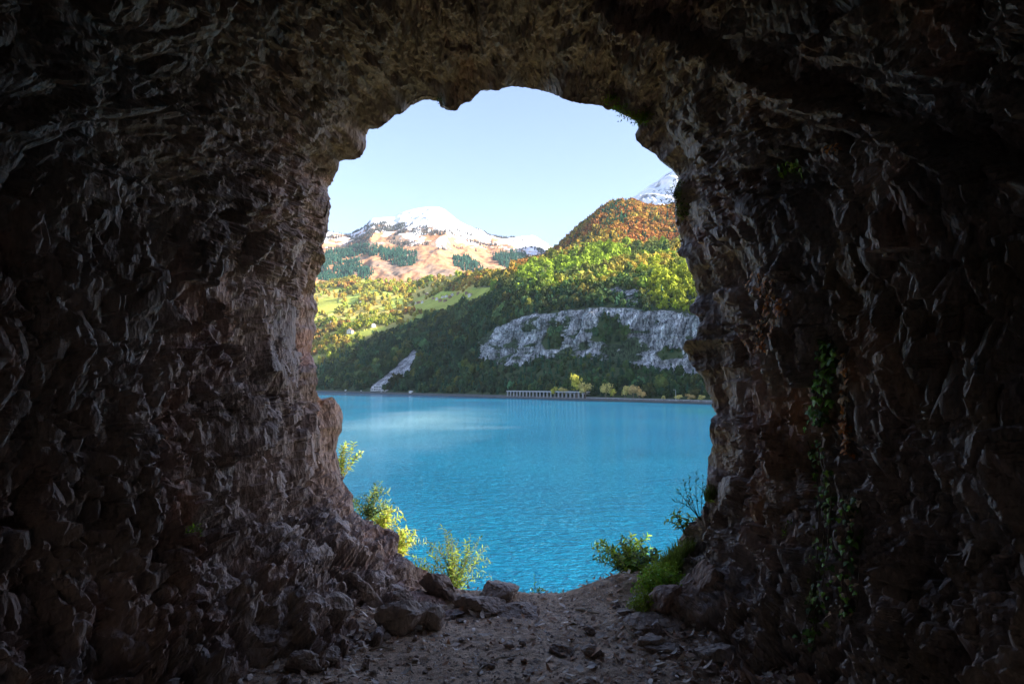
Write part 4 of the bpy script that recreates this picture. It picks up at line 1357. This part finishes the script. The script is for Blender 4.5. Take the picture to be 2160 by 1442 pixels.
def litter(name, n, regions, size, cols, mat, label, cat, thick=False, seed=1):
    g = np.random.default_rng(seed)
    P_ = []
    while len(P_) < n:
        x = g.uniform(-1.9, 2.0, 4000); y = g.uniform(3.0, 5.55, 4000)
        w = regions(x, y)
        k = g.random(4000) < w
        P_ += list(zip(x[k], y[k]))
    P_ = np.array(P_[:n]); z = floor_z(P_[:, 0], P_[:, 1])
    ctr = np.stack([P_[:, 0], P_[:, 1], z], -1)
    s_ = size * np.exp(g.normal(0, 0.35, n))[:, None, None]
    a = g.uniform(0, 2 * math.pi, n)
    ca, sa = np.cos(a), np.sin(a)
    if thick:
        V0 = np.array([(1, 0, 0), (-1, 0, 0), (0, 1, 0), (0, -1, 0), (0, 0, 1), (0, 0, -1)], float)
        F0 = np.array([(0, 2, 4), (2, 1, 4), (1, 3, 4), (3, 0, 4), (2, 0, 5), (1, 2, 5), (3, 1, 5), (0, 3, 5)])
        V = V0[None] * np.stack([g.uniform(.6, 1.2, n), g.uniform(.5, 1, n), g.uniform(.3, .7, n)], -1)[:, None, :] * s_ * g.uniform(0.75, 1.2, (n, len(V0), 1))
    else:
        tmpl = np.array([(-1, 0, 0), (-.2, -.42, .0), (.5, -.3, .0), (1, 0, 0), (.4, .36, 0), (-.3, .42, 0)], float)
        V = np.tile(tmpl, (n, 1, 1)) * s_
        curl = g.uniform(0.1, 0.9, (n, 1)); V[:, :, 2] = (V[:, :, 0] ** 2 + V[:, :, 1] ** 2 * 2) / s_[:, :, 0] * curl * g.choice([-.6, 1], (n, 1)) + 0.012
        tx, ty = g.normal(0, .35, n)[:, None], g.normal(0, .35, n)[:, None]
        V[:, :, 2] += V[:, :, 0] * tx + V[:, :, 1] * ty
        F0 = np.array([(0, 1, 5), (1, 4, 5), (1, 2, 4), (2, 3, 4)])
    x = V[:, :, 0] * ca[:, None] - V[:, :, 1] * sa[:, None]; y = V[:, :, 0] * sa[:, None] + V[:, :, 1] * ca[:, None]
    W = np.stack([x, y, V[:, :, 2]], -1) + ctr[:, None]
    if not thick: W[:, :, 2] += 0.004
    nv = W.shape[1]
    F = (F0[None] + (np.arange(n) * nv)[:, None, None]).reshape(-1, 3)
    c = np.array(cols)[g.integers(0, len(cols), n)] * g.uniform(0.7, 1.25, (n, 1))
    o = mobj(name, np_mesh(name, W.reshape(-1, 3), F, np.repeat(np.clip(c, 0, 1), nv, 0)), mat)
    tag(o, label, cat, kind='stuff')


M_LITTER = tint_mat('dead_leaves', 0.6, 0.2, 40.0, 0.4)
M_GRAVEL = tint_mat('gravel_stones', 0.9, 0.2, 40.0, 0.3)
litter('leaf_litter', 4200, lambda x, y: 0.22 + 0.9 * sstep(0.2, 1.2, x - (y - 4.2) * .25) + 0.35 * sstep(-.5, -1.1, x), 0.024, [(.60, .49, .40), (.42, .28, .19), (.72, .63, .55), (.32, .20, .13), (.50, .28, .16)], M_LITTER, 'curled brown and pale dead leaves scattered over the cave floor', 'leaf litter', seed=5)
litter('gravel', 9000, lambda x, y: 0.55 + 0.45 * sstep(0.3, 1.2, np.abs(x)), 0.011, [(.52, .44, .38), (.36, .29, .24), (.66, .58, .52)], M_GRAVEL, 'fine stones and crumbs of rock strewn over the dirt floor', 'gravel', thick=True, seed=6)

# ================================================================= PLANTS


def lance_leaf(name, w=0.24, fold=0.10, droop=0.25):
    ys = (0, .3, .65, 1.0); ws = (0.04, 1.0, .75, 0.0)
    v = []; f = []
    for y, k in zip(ys, ws):
        z = -droop * y * y
        v += [(-w * k / 2, y, z + fold * k * w), (0, y, z), (w * k / 2, y, z + fold * k * w)]
    for i in range(3):
        a = i * 3
        f += [(a, a + 1, a + 4, a + 3), (a + 1, a + 2, a + 5, a + 4)]
    me = bpy.data.meshes.new(name); me.from_pydata(v, [], f); me.update()
    return me


def lobed_leaf(name):
    ang = [(-90, .12), (-150, .55), (-175, .42), (170, .75), (140, .5), (105, .8), (90, 1.0), (75, .8), (40, .5), (10, .75), (-5, .42), (-30, .55)]
    v = [(0, 0.35, 0.05)] + [(r * math.cos(R(a)) * .62, 0.35 + r * .62 * math.sin(R(a)), -0.10 * r * r) for a, r in ang]
    f = [(0, i + 1, (i + 1) % len(ang) + 1) for i in range(len(ang))]
    me = bpy.data.meshes.new(name); me.from_pydata(v, [], f); me.update()
    return me


def leaf_variants(kind, mats, **kw):
    out = []
    for i, m in enumerate(mats):
        me = lobed_leaf('leaf') if kind == 'lobed' else lance_leaf('leaf', **kw)
        me.materials.append(m); out.append(me)
    return out


LM_DARK = leaf_mat('leaf_dark_green', (0.075, 0.14, 0.03), 0.4)
LM_OLIVE = leaf_mat('leaf_olive', (0.20, 0.25, 0.045), 0.5)
LM_LIME = leaf_mat('leaf_lime', (0.34, 0.46, 0.05), 0.55)
LM_YELL = leaf_mat('leaf_yellow', (0.42, 0.40, 0.075), 0.5)
LM_TEAL = leaf_mat('leaf_blue_green', (0.05, 0.12, 0.06), 0.35)
LM_IVY = leaf_mat('ivy_green', (0.22, 0.42, 0.05), 0.4, 0.35)
LM_RUST = leaf_mat('leaf_rust', (0.62, 0.24, 0.06), 0.45, 0.4)
LM_DRY = leaf_mat('leaf_dry', (0.45, 0.29, 0.17), 0.3, 0.6)
M_STEM = simple_mat('green_stem', (0.14, 0.13, 0.05), 0.7, 0.3, 20.0)
M_WOOD = simple_mat('brown_stem', (0.17, 0.12, 0.08), 0.8, 0.3, 20.0)


def frame(dirv, up):
    y = Vector(dirv).normalized(); z = Vector(up); z = (z - y * z.dot(y))
    if z.length < 1e-4: z = y.orthogonal()
    z.normalize(); x = y.cross(z)
    return Matrix((x, y, z)).transposed()


def put_leaf(me, p, dirv, up, size, parent):
    o = bpy.data.objects.new('leaf', me)
    COL.objects.link(o); o.parent = parent
    M = frame(dirv, up).to_4x4() @ Matrix.Diagonal((size, size, size, 1)); M.translation = Vector(p)
    o.matrix_local = M
    return o


def shrub(name, label, cat, base, stems, leaves, leaf_len, per_stem, seed, stem_r=0.006, stem_mat=None, group=None, start=0.2, lift=0.5):
    """stems: list of (end offset vector, bow vector); leaves alternate along each stem"""
    g = random.Random(seed)
    root = empty(name, base); tag(root, label, cat, group)
    cnt = 0; rest = {}
    for end, bow in stems:
        end = Vector(end); bow = Vector(bow)
        path = [end * t + bow * (4 * t * (1 - t)) for t in (0, .2, .4, .6, .8, 1.0)]
        MB().tube(path, [stem_r * (1 - .7 * k / 5) for k in range(6)], 5).build('stem', stem_mat or M_STEM, root, True)
        for k in range(per_stem):
            t = start + (1 - start) * (k + g.uniform(0, .8)) / per_stem
            t = min(t, 1.0)
            p = end * t + bow * (4 * t * (1 - t))
            d = (end + bow * (4 - 8 * t)).normalized()
            a = k * 2.4 + g.uniform(-.5, .5)
            o1 = d.orthogonal().normalized(); o2 = d.cross(o1)
            ld = (o1 * math.cos(a) + o2 * math.sin(a)) + d * g.uniform(lift * .6, lift * 1.5) + Vector((0, 0, g.uniform(-.1, .3)))
            me = g.choice(leaves); up = d + Vector((g.uniform(-.4, .4), g.uniform(-.4, .4), .3)); sz = leaf_len * g.uniform(.65, 1.2) * (1 - .25 * t)
            cnt += 1
            if t > 0.42 and cnt % 2 == 0 or per_stem * len(stems) <= 300:
                put_leaf(me, p, ld, up, sz, root)
            else:                                   # the many inner leaves: one joined part
                M = frame(ld, up) * sz
                rest.setdefault(me.materials[0].name, MB()).add([M @ v.co + p for v in me.vertices], [tuple(f.vertices) for f in me.polygons])
    for mn, mb in rest.items():
        o = mb.build('inner_leaves', bpy.data.materials[mn], root); o['kind'] = 'stuff'
    return root


def fan(n, w, h, seed, depth=0.5, bow=0.08, lean=0.0):
    g = random.Random(seed)
    out = []
    for k in range(n):
        u = (k + .5) / n * 2 - 1
        L = h * (1 - .45 * u * u) * g.uniform(.75, 1.1)
        out.append(((u * w + g.uniform(-.05, .05) + lean * L, g.uniform(-1, 1) * w * depth, L), (g.uniform(-bow, bow) - u * bow, g.uniform(-bow, bow), g.uniform(0, bow))))
    return out


def V3(px, py, D):
    return Vector(at(px, py, D))


# large bush left of the path, outside the mouth
shrub('bush', 'large yellow green bush with narrow leaves, left of the path outside the mouth', 'bush', V3(955, 1268, 6.55), fan(40, 0.38, 0.64, 1, 0.7, 0.07), leaf_variants('l', [LM_OLIVE, LM_LIME, LM_DARK, LM_OLIVE], w=0.24), 0.072, 34, 21, 0.004)
# shrub above the left apron
shrub('bush', 'dark leafed shrub growing above the left rock apron', 'bush', V3(770, 1106, 6.4), fan(18, 0.20, 0.36, 2, 0.8, 0.05, 0.25), leaf_variants('l', [LM_DARK, LM_OLIVE, LM_TEAL], w=0.26), 0.07, 28, 22, 0.004)
# yellow plants on the sunny side behind it
shrub('bush', 'sunlit yellow shrub clinging to the left wall just above the dark shrub', 'bush', V3(722, 1012, 6.7), fan(10, 0.14, 0.36, 3, 0.8, 0.05, 0.15), leaf_variants('l', [LM_YELL, LM_LIME], w=0.36), 0.062, 28, 23, 0.004)
shrub('bush', 'low sunlit yellow bush between the dark shrub and the large left bush', 'bush', V3(838, 1190, 6.8), fan(20, 0.28, 0.40, 4, 0.8, 0.06), leaf_variants('l', [LM_YELL, LM_LIME, LM_YELL], w=0.34), 0.07, 38, 24, 0.004)
shrub('bush', 'low sunlit yellow shrub just behind the dark shrub on the left', 'bush', V3(800, 1130, 6.9), fan(14, 0.22, 0.34, 5, 0.8, 0.06), leaf_variants('l', [LM_YELL, LM_YELL, LM_LIME], w=0.34), 0.07, 34, 25, 0.004)
# little plants on the brink
shrub('plant', 'small upright green plant on the brink at the centre', 'plant', V3(1127, 1262, 5.55), [((0.0, 0, .20), (.006, 0, 0)), ((.05, .02, .075), (0, 0, .02)), ((.075, 0, .06), (0, 0, .03)), ((-.02, .01, .08), (0, 0, .01)), ((.10, .02, .05), (0, 0, .03))], leaf_variants('l', [LM_LIME, LM_YELL], w=0.34), 0.032, 16, 26, 0.0025, lift=0.9)
shrub('plant', 'tiny yellow green sprig on the brink right of the upright plant', 'plant', V3(1175, 1262, 5.5), [((0.0, 0, .055), (.006, 0, 0)), ((.05, .02, .045), (0, 0, .02)), ((-.04, 0, .04), (0, 0, .02))], leaf_variants('l', [LM_LIME], w=0.4), 0.022, 9, 27, 0.002)
shrub('plant', 'grassy sprig beside the low boulder on the brink', 'plant', V3(1088, 1262, 5.5), [((.0, 0, .08), (.01, 0, 0)), ((.06, 0, .06), (0, 0, .02)), ((.03, .02, .09), (0, 0, .01))], leaf_variants('l', [LM_OLIVE], w=0.14), 0.045, 7, 28, 0.002)
shrub('plant', 'small sprig on the crest of the dirt mound at the brink', 'plant', V3(1240, 1250, 5.45), [((-.03, 0, .05), (0, 0, .01)), ((.03, 0, .05), (0, 0, .01))], leaf_variants('l', [LM_OLIVE, LM_TEAL], w=0.2), 0.04, 6, 29, 0.002)
# right hand slope
shrub('bush', 'round dark green bush at the brink right of the path', 'bush', V3(1335, 1236, 5.62), fan(38, 0.34, 0.37, 6, 0.75, 0.06, -0.06), leaf_variants('l', [LM_IVY, LM_DARK, LM_OLIVE, LM_LIME], w=0.38), 0.066, 44, 30, 0.004)
shrub('sapling', 'broad leafed sapling on the right ledge above the grass', 'sapling', on_cave(1447, 1128)[0], [((-.10, 0, .16), (.0, 0, .03)), ((-.04, .02, .20), (-.02, 0, 0)), ((.03, 0, .15), (0, 0, .02)), ((.08, .02, .12), (0, 0, .02)), ((-.15, .02, .10), (0, 0, .03))], leaf_variants('l', [LM_OLIVE, LM_LIME, LM_DARK], w=0.55), 0.066, 16, 31, 0.004)
shrub('bush', 'airy dark shrub with thin stems against the lake by the right wall', 'bush', on_cave(1478, 1098)[0], [((-.12, 0, .30), (-.03, 0, .02)), ((-.07, .03, .34), (-.03, 0, 0)), ((-.02, 0, .36), (-.02, 0, 0)), ((.03, .02, .33), (0, 0, 0)), ((-.16, .02, .22), (-.02, 0, .03)), ((-.19, 0, .14), (0, 0, .04)), ((.07, 0, .28), (.01, 0, 0))], leaf_variants('l', [LM_TEAL, LM_DARK], w=0.22), 0.055, 18, 32, 0.0035, lift=0.8, start=0.35)
shrub('bush', 'small dark shrub hanging from the right rim in front of the snow peak', 'bush', V3(1434, 420, 5.2), [((-.11, 0, .03), (0, 0, .03)), ((-.12, .02, -.06), (0, 0, .03)), ((-.07, 0, .09), (-.02, 0, 0)), ((-.08, 0, -.12), (-.02, 0, .02)), ((-.15, 0, -.02), (0, 0, .02)), ((-.03, .02, -.13), (-.02, 0, 0))], leaf_variants('l', [LM_TEAL, LM_DARK], w=0.28), 0.045, 14, 33, 0.003, stem_mat=M_WOOD)
shrub('hanging_twig', 'bare drooping twigs hanging from the right rim over the forest', 'twig', V3(1441, 505, 5.2), [((-.09, 0, -.24), (-.03, 0, .03)), ((-.06, 0, -.14), (-.03, 0, .02)), ((-.05, .02, -.18), (.02, 0, 0)), ((-.03, 0, -.09), (-.03, 0, 0))], leaf_variants('l', [LM_DRY], w=0.25), 0.02, 3, 34, 0.0028, stem_mat=M_WOOD, start=0.6)
p_, n_ = on_cave(405, 1140)
shrub('plant', 'bright green plant sprouting from the dark left wall', 'plant', p_ - n_ * .02, [((.02, .03, .10), (.02, 0, 0)), ((-.06, .02, .06), (0, 0, .02)), ((.05, .02, .06), (0, 0, .02)), ((-.01, .05, .07), (0, 0, .02)), ((.03, .04, .02), (0, 0, .03)), ((-.04, .04, .02), (0, 0, .03))], leaf_variants('l', [LM_LIME, LM_IVY], w=0.42), 0.034, 13, 35, 0.003)
p_, n_ = on_cave(1655, 1120)
shrub('plant', 'slender green sprig on the right wall above the reddish boulder', 'plant', p_, [((.03, -.04, .07), (0, 0, .02)), ((-.02, -.04, -.03), (0, 0, .02))], leaf_variants('l', [LM_IVY, LM_OLIVE], w=0.35), 0.03, 9, 36, 0.0025)
p_, n_ = on_cave(1510, 1066)
shrub('plant', 'light green sprig on the right ledge beside the grass tuft', 'plant', p_, [((.05, -.03, .03), (0, 0, .03)), ((-.05, -.03, .02), (0, 0, .03)), ((.10, -.03, .05), (0, 0, .03))], leaf_variants('l', [LM_LIME], w=0.3), 0.034, 7, 37, 0.002)


def tuft(name, label, cat, base, n, rx, ry, h, mat, seed, droop=0.5, w=0.006, slope=(0, 0)):
    g = np.random.default_rng(seed)
    root = empty(name, base); tag(root, label, cat)
    m = MB()
    for k in range(n):
        a = g.uniform(0, 2 * math.pi); r = math.sqrt(g.random())
        x0, y0 = r * rx * math.cos(a), r * ry * math.sin(a); z0 = x0 * slope[0] + y0 * slope[1] - .01
        L = h * g.uniform(.5, 1.15) * (1.1 - .5 * r); dx, dy = math.cos(a) * g.uniform(.1, .7) * droop * L + g.normal(0, .15) * L, math.sin(a) * g.uniform(.1, .6) * droop * L
        ww = w * g.uniform(.6, 1.3); b = g.uniform(0, math.pi); wx, wy = ww * math.cos(b), ww * math.sin(b)
        m.add([(x0 - wx, y0 - wy, z0), (x0 + wx, y0 + wy, z0), (x0 + dx * .4 + wx * .8, y0 + dy * .4 + wy * .8, z0 + L * .6), (x0 + dx * .4 - wx * .8, y0 + dy * .4 - wy * .8, z0 + L * .6), (x0 + dx, y0 + dy, z0 + L * (1 - .25 * droop))], [(0, 1, 2, 3), (3, 2, 4)])
    o = m.build('blades', mat, root); o['kind'] = 'stuff'
    return root


def cushion(name, label, cat, base, n, r3, leafr, mats, seed):
    """dense leafy cushion: many small leaflets over lumpy mounds"""
    g = np.random.default_rng(seed)
    root = empty(name, base); tag(root, label, cat)
    for j, mt in enumerate(mats):
        m = MB()
        for k in range(n // len(mats)):
            d = g.normal(size=3); d /= np.linalg.norm(d); d[2] = abs(d[2])
            c = d * np.array(r3) * g.uniform(.72, 1.08) * (1 + .25 * math.sin(d[0] * 9 + d[1] * 7 + seed))
            nn = d + .7 * g.normal(size=3); nn /= np.linalg.norm(nn)
            a = np.cross(nn, g.normal(size=3)); a /= np.linalg.norm(a); b = np.cross(nn, a)
            s_ = leafr * g.uniform(.6, 1.3)
            m.add([c - a * s_, c - b * s_ * .45, c + a * s_, c + b * s_ * .45], [(0, 1, 2, 3)])
        o = m.build('leaves', mt, root); o['kind'] = 'stuff'
    return root


cushion('cushion_plant', 'bright lime green cushion plant on the rocks right of the path', 'plant', on_cave(1398, 1250)[0], 2400, (0.17, 0.14, 0.16), 0.014, [LM_LIME, LM_IVY, LM_LIME], 41)
cushion('cushion_plant', 'lower end of lime green foliage touching the path', 'plant', on_cave(1362, 1282)[0], 1000, (0.105, 0.09, 0.10), 0.012, [LM_LIME, LM_OLIVE], 42)
tuft('grass_tuft', 'yellow green grass tuft between the dark bush and the right rocks', 'grass', on_cave(1398, 1215)[0], 420, 0.15, 0.10, 0.20, LM_LIME, 43, 0.8, 0.004, (0.5, 0))
tuft('grass_tuft', 'dark green grass tuft below the sapling on the right slope', 'grass', on_cave(1432, 1172)[0], 320, 0.12, 0.1, 0.17, LM_OLIVE, 44, 0.7, 0.004, (0.6, 0))
p_, n_ = on_cave(1500, 1050)
tuft('grass_tuft', 'fine grass tuft high on the right rim beside the airy shrub', 'grass', p_ - n_ * .03, 260, 0.06, 0.05, 0.17, LM_OLIVE, 45, 0.5, 0.003)


def moss(name, label, spots, n, seed, mats, size=0.010, hang=0.5):
    """moss and creeping leaves on the rock: one patchy cover"""
    g = np.random.default_rng(seed)
    root = None
    ms = [MB() for _ in mats]
    for k in range(n):
        i = g.integers(0, len(spots)); sx, sy, sr = spots[i]
        p, nn = on_cave(sx + g.normal(0, sr), sy + g.normal(0, sr * .8))
        if root is None:
            root = empty(name, p); tag(root, label, 'moss'); base = p.copy()
        c = p - base + nn * g.uniform(0, .025)
        d = Vector(g.normal(size=3)) * .8 + nn + Vector((0, 0, -hang)); d.normalize()
        a = d.cross(Vector(g.normal(size=3))).normalized()
        s_ = size * g.uniform(.6, 1.5)
        ms[k % len(mats)].add([c - a * s_ * .4, c + a * s_ * .4, c + d * s_ * 1.6], [(0, 1, 2)])
    for m, mt in zip(ms, mats):
        o = m.build('moss_cover', mt, root); o['kind'] = 'stuff'


moss('moss', 'bright green moss along the upper right edge of the mouth', [(1288, 205, 8), (1300, 222, 8), (1318, 236, 9), (1336, 245, 8), (1352, 252, 8), (1362, 244, 7)], 520, 51, [LM_IVY, LM_OLIVE, LM_LIME], 0.013)
moss('moss', 'olive moss patch on the right rim beside the hanging shrub', [(1432, 385, 6), (1433, 405, 6), (1436, 430, 8), (1445, 445, 9), (1436, 452, 7)], 420, 52, [LM_OLIVE, LM_DARK], 0.010)
moss('moss', 'small tuft of green moss high on the left rim by the tooth of rock', [(925, 207, 5), (935, 206, 5)], 60, 53, [LM_DARK], 0.009)


def creeper(label, path, width, nleaf, size, mats, seed, kind='lobed', stems=3):
    g = np.random.default_rng(seed)
    path = np.array(path, float)
    L = np.concatenate([[0], np.cumsum(np.hypot(*np.diff(path, axis=0).T))])
    p0, n0 = on_cave(*path[0])
    root = empty('creeper', p0); tag(root, label, 'creeper')
    for k in range(stems):
        off = g.normal(0, width * .45)
        pts = []
        for t in np.linspace(0, L[-1], 22):
            x = np.interp(t, L, path[:, 0]) + off + g.normal(0, 3); y = np.interp(t, L, path[:, 1])
            p, n = on_cave(x, y); pts.append(p + n * g.uniform(.012, .03) - p0)
        sm = [pts[0]] + [(pts[i - 1] + pts[i] * 2 + pts[i + 1]) / 4 for i in range(1, 21)] + [pts[-1]]
        MB().tube(sm, 0.0035, 5).build('stem', M_WOOD, root, True)
    lv = leaf_variants(kind, mats) if kind == 'lobed' else leaf_variants('l', mats, w=0.5)
    for k in range(nleaf):
        t = g.uniform(0, L[-1])
        x = np.interp(t, L, path[:, 0]) + g.normal(0, width * .5); y = np.interp(t, L, path[:, 1]) + g.normal(0, 6)
        p, n = on_cave(x, y)
        d = Vector((g.normal(0, .5), g.normal(0, .3), -1)) + n * g.uniform(.1, .8)
        put_leaf(lv[g.integers(0, len(lv))], p + n * g.uniform(.01, .05) - p0, d, n + Vector((g.normal(0, .3), .5, .3)), 1.25 * size * g.uniform(.6, 1.35), root)


creeper('green ivy hanging down the right wall at mid height', [(1752, 715), (1748, 770), (1742, 820), (1732, 860), (1725, 900)], 22, 120, 0.045, [LM_IVY, LM_IVY, LM_DARK], 61)
creeper('long thin ivy strand running down to the foot of the right wall', [(1722, 930), (1738, 1000), (1745, 1080), (1738, 1160), (1730, 1240), (1715, 1320), (1705, 1360)], 26, 150, 0.036, [LM_IVY, LM_DARK, LM_OLIVE], 62)
creeper('withered rust coloured creeper beside the green ivy on the right wall', [(1780, 745), (1784, 820), (1786, 880), (1790, 930), (1800, 960)], 9, 60, 0.036, [LM_RUST, LM_DRY], 63)
creeper('rust orange dead leaves clinging to the upper right wall', [(1602, 575), (1618, 620), (1640, 650), (1612, 690), (1600, 735)], 26, 120, 0.033, [LM_RUST, LM_DRY, LM_RUST], 64)
creeper('mixed green and brown creeper low on the right wall beside the ivy strand', [(1790, 1040), (1800, 1120), (1790, 1200), (1790, 1290)], 24, 90, 0.034, [LM_DRY, LM_IVY, LM_DARK], 65)
creeper('small green creeper under the dark ledge at upper right', [(1645, 345), (1668, 350), (1692, 352)], 10, 34, 0.034, [LM_IVY, LM_LIME], 66, 'l')
creeper('small tuft of dry brown leaves under the ceiling at right', [(1745, 300), (1765, 310), (1775, 322)], 6, 16, 0.036, [LM_RUST, LM_DRY], 67)

# ================================================================= HAZE: the valley's air
hz, hnt, hb = new_mat('haze_air')
hnt.nodes.remove(hb)
pv_ = N(hnt, 'ShaderNodeVolumePrincipled', Density=0.000022, Anisotropy=0.0)
pv_.inputs['Color'].default_value = (0.62, 0.82, 1.0, 1)
hnt.links.new(pv_.outputs[0], hnt.nodes['Material Output'].inputs['Volume'])
haze = MB().box((-7000, -60, -8), (7000, 8200, 1750)).build('haze', hz)
tag(haze, kind='stuff')
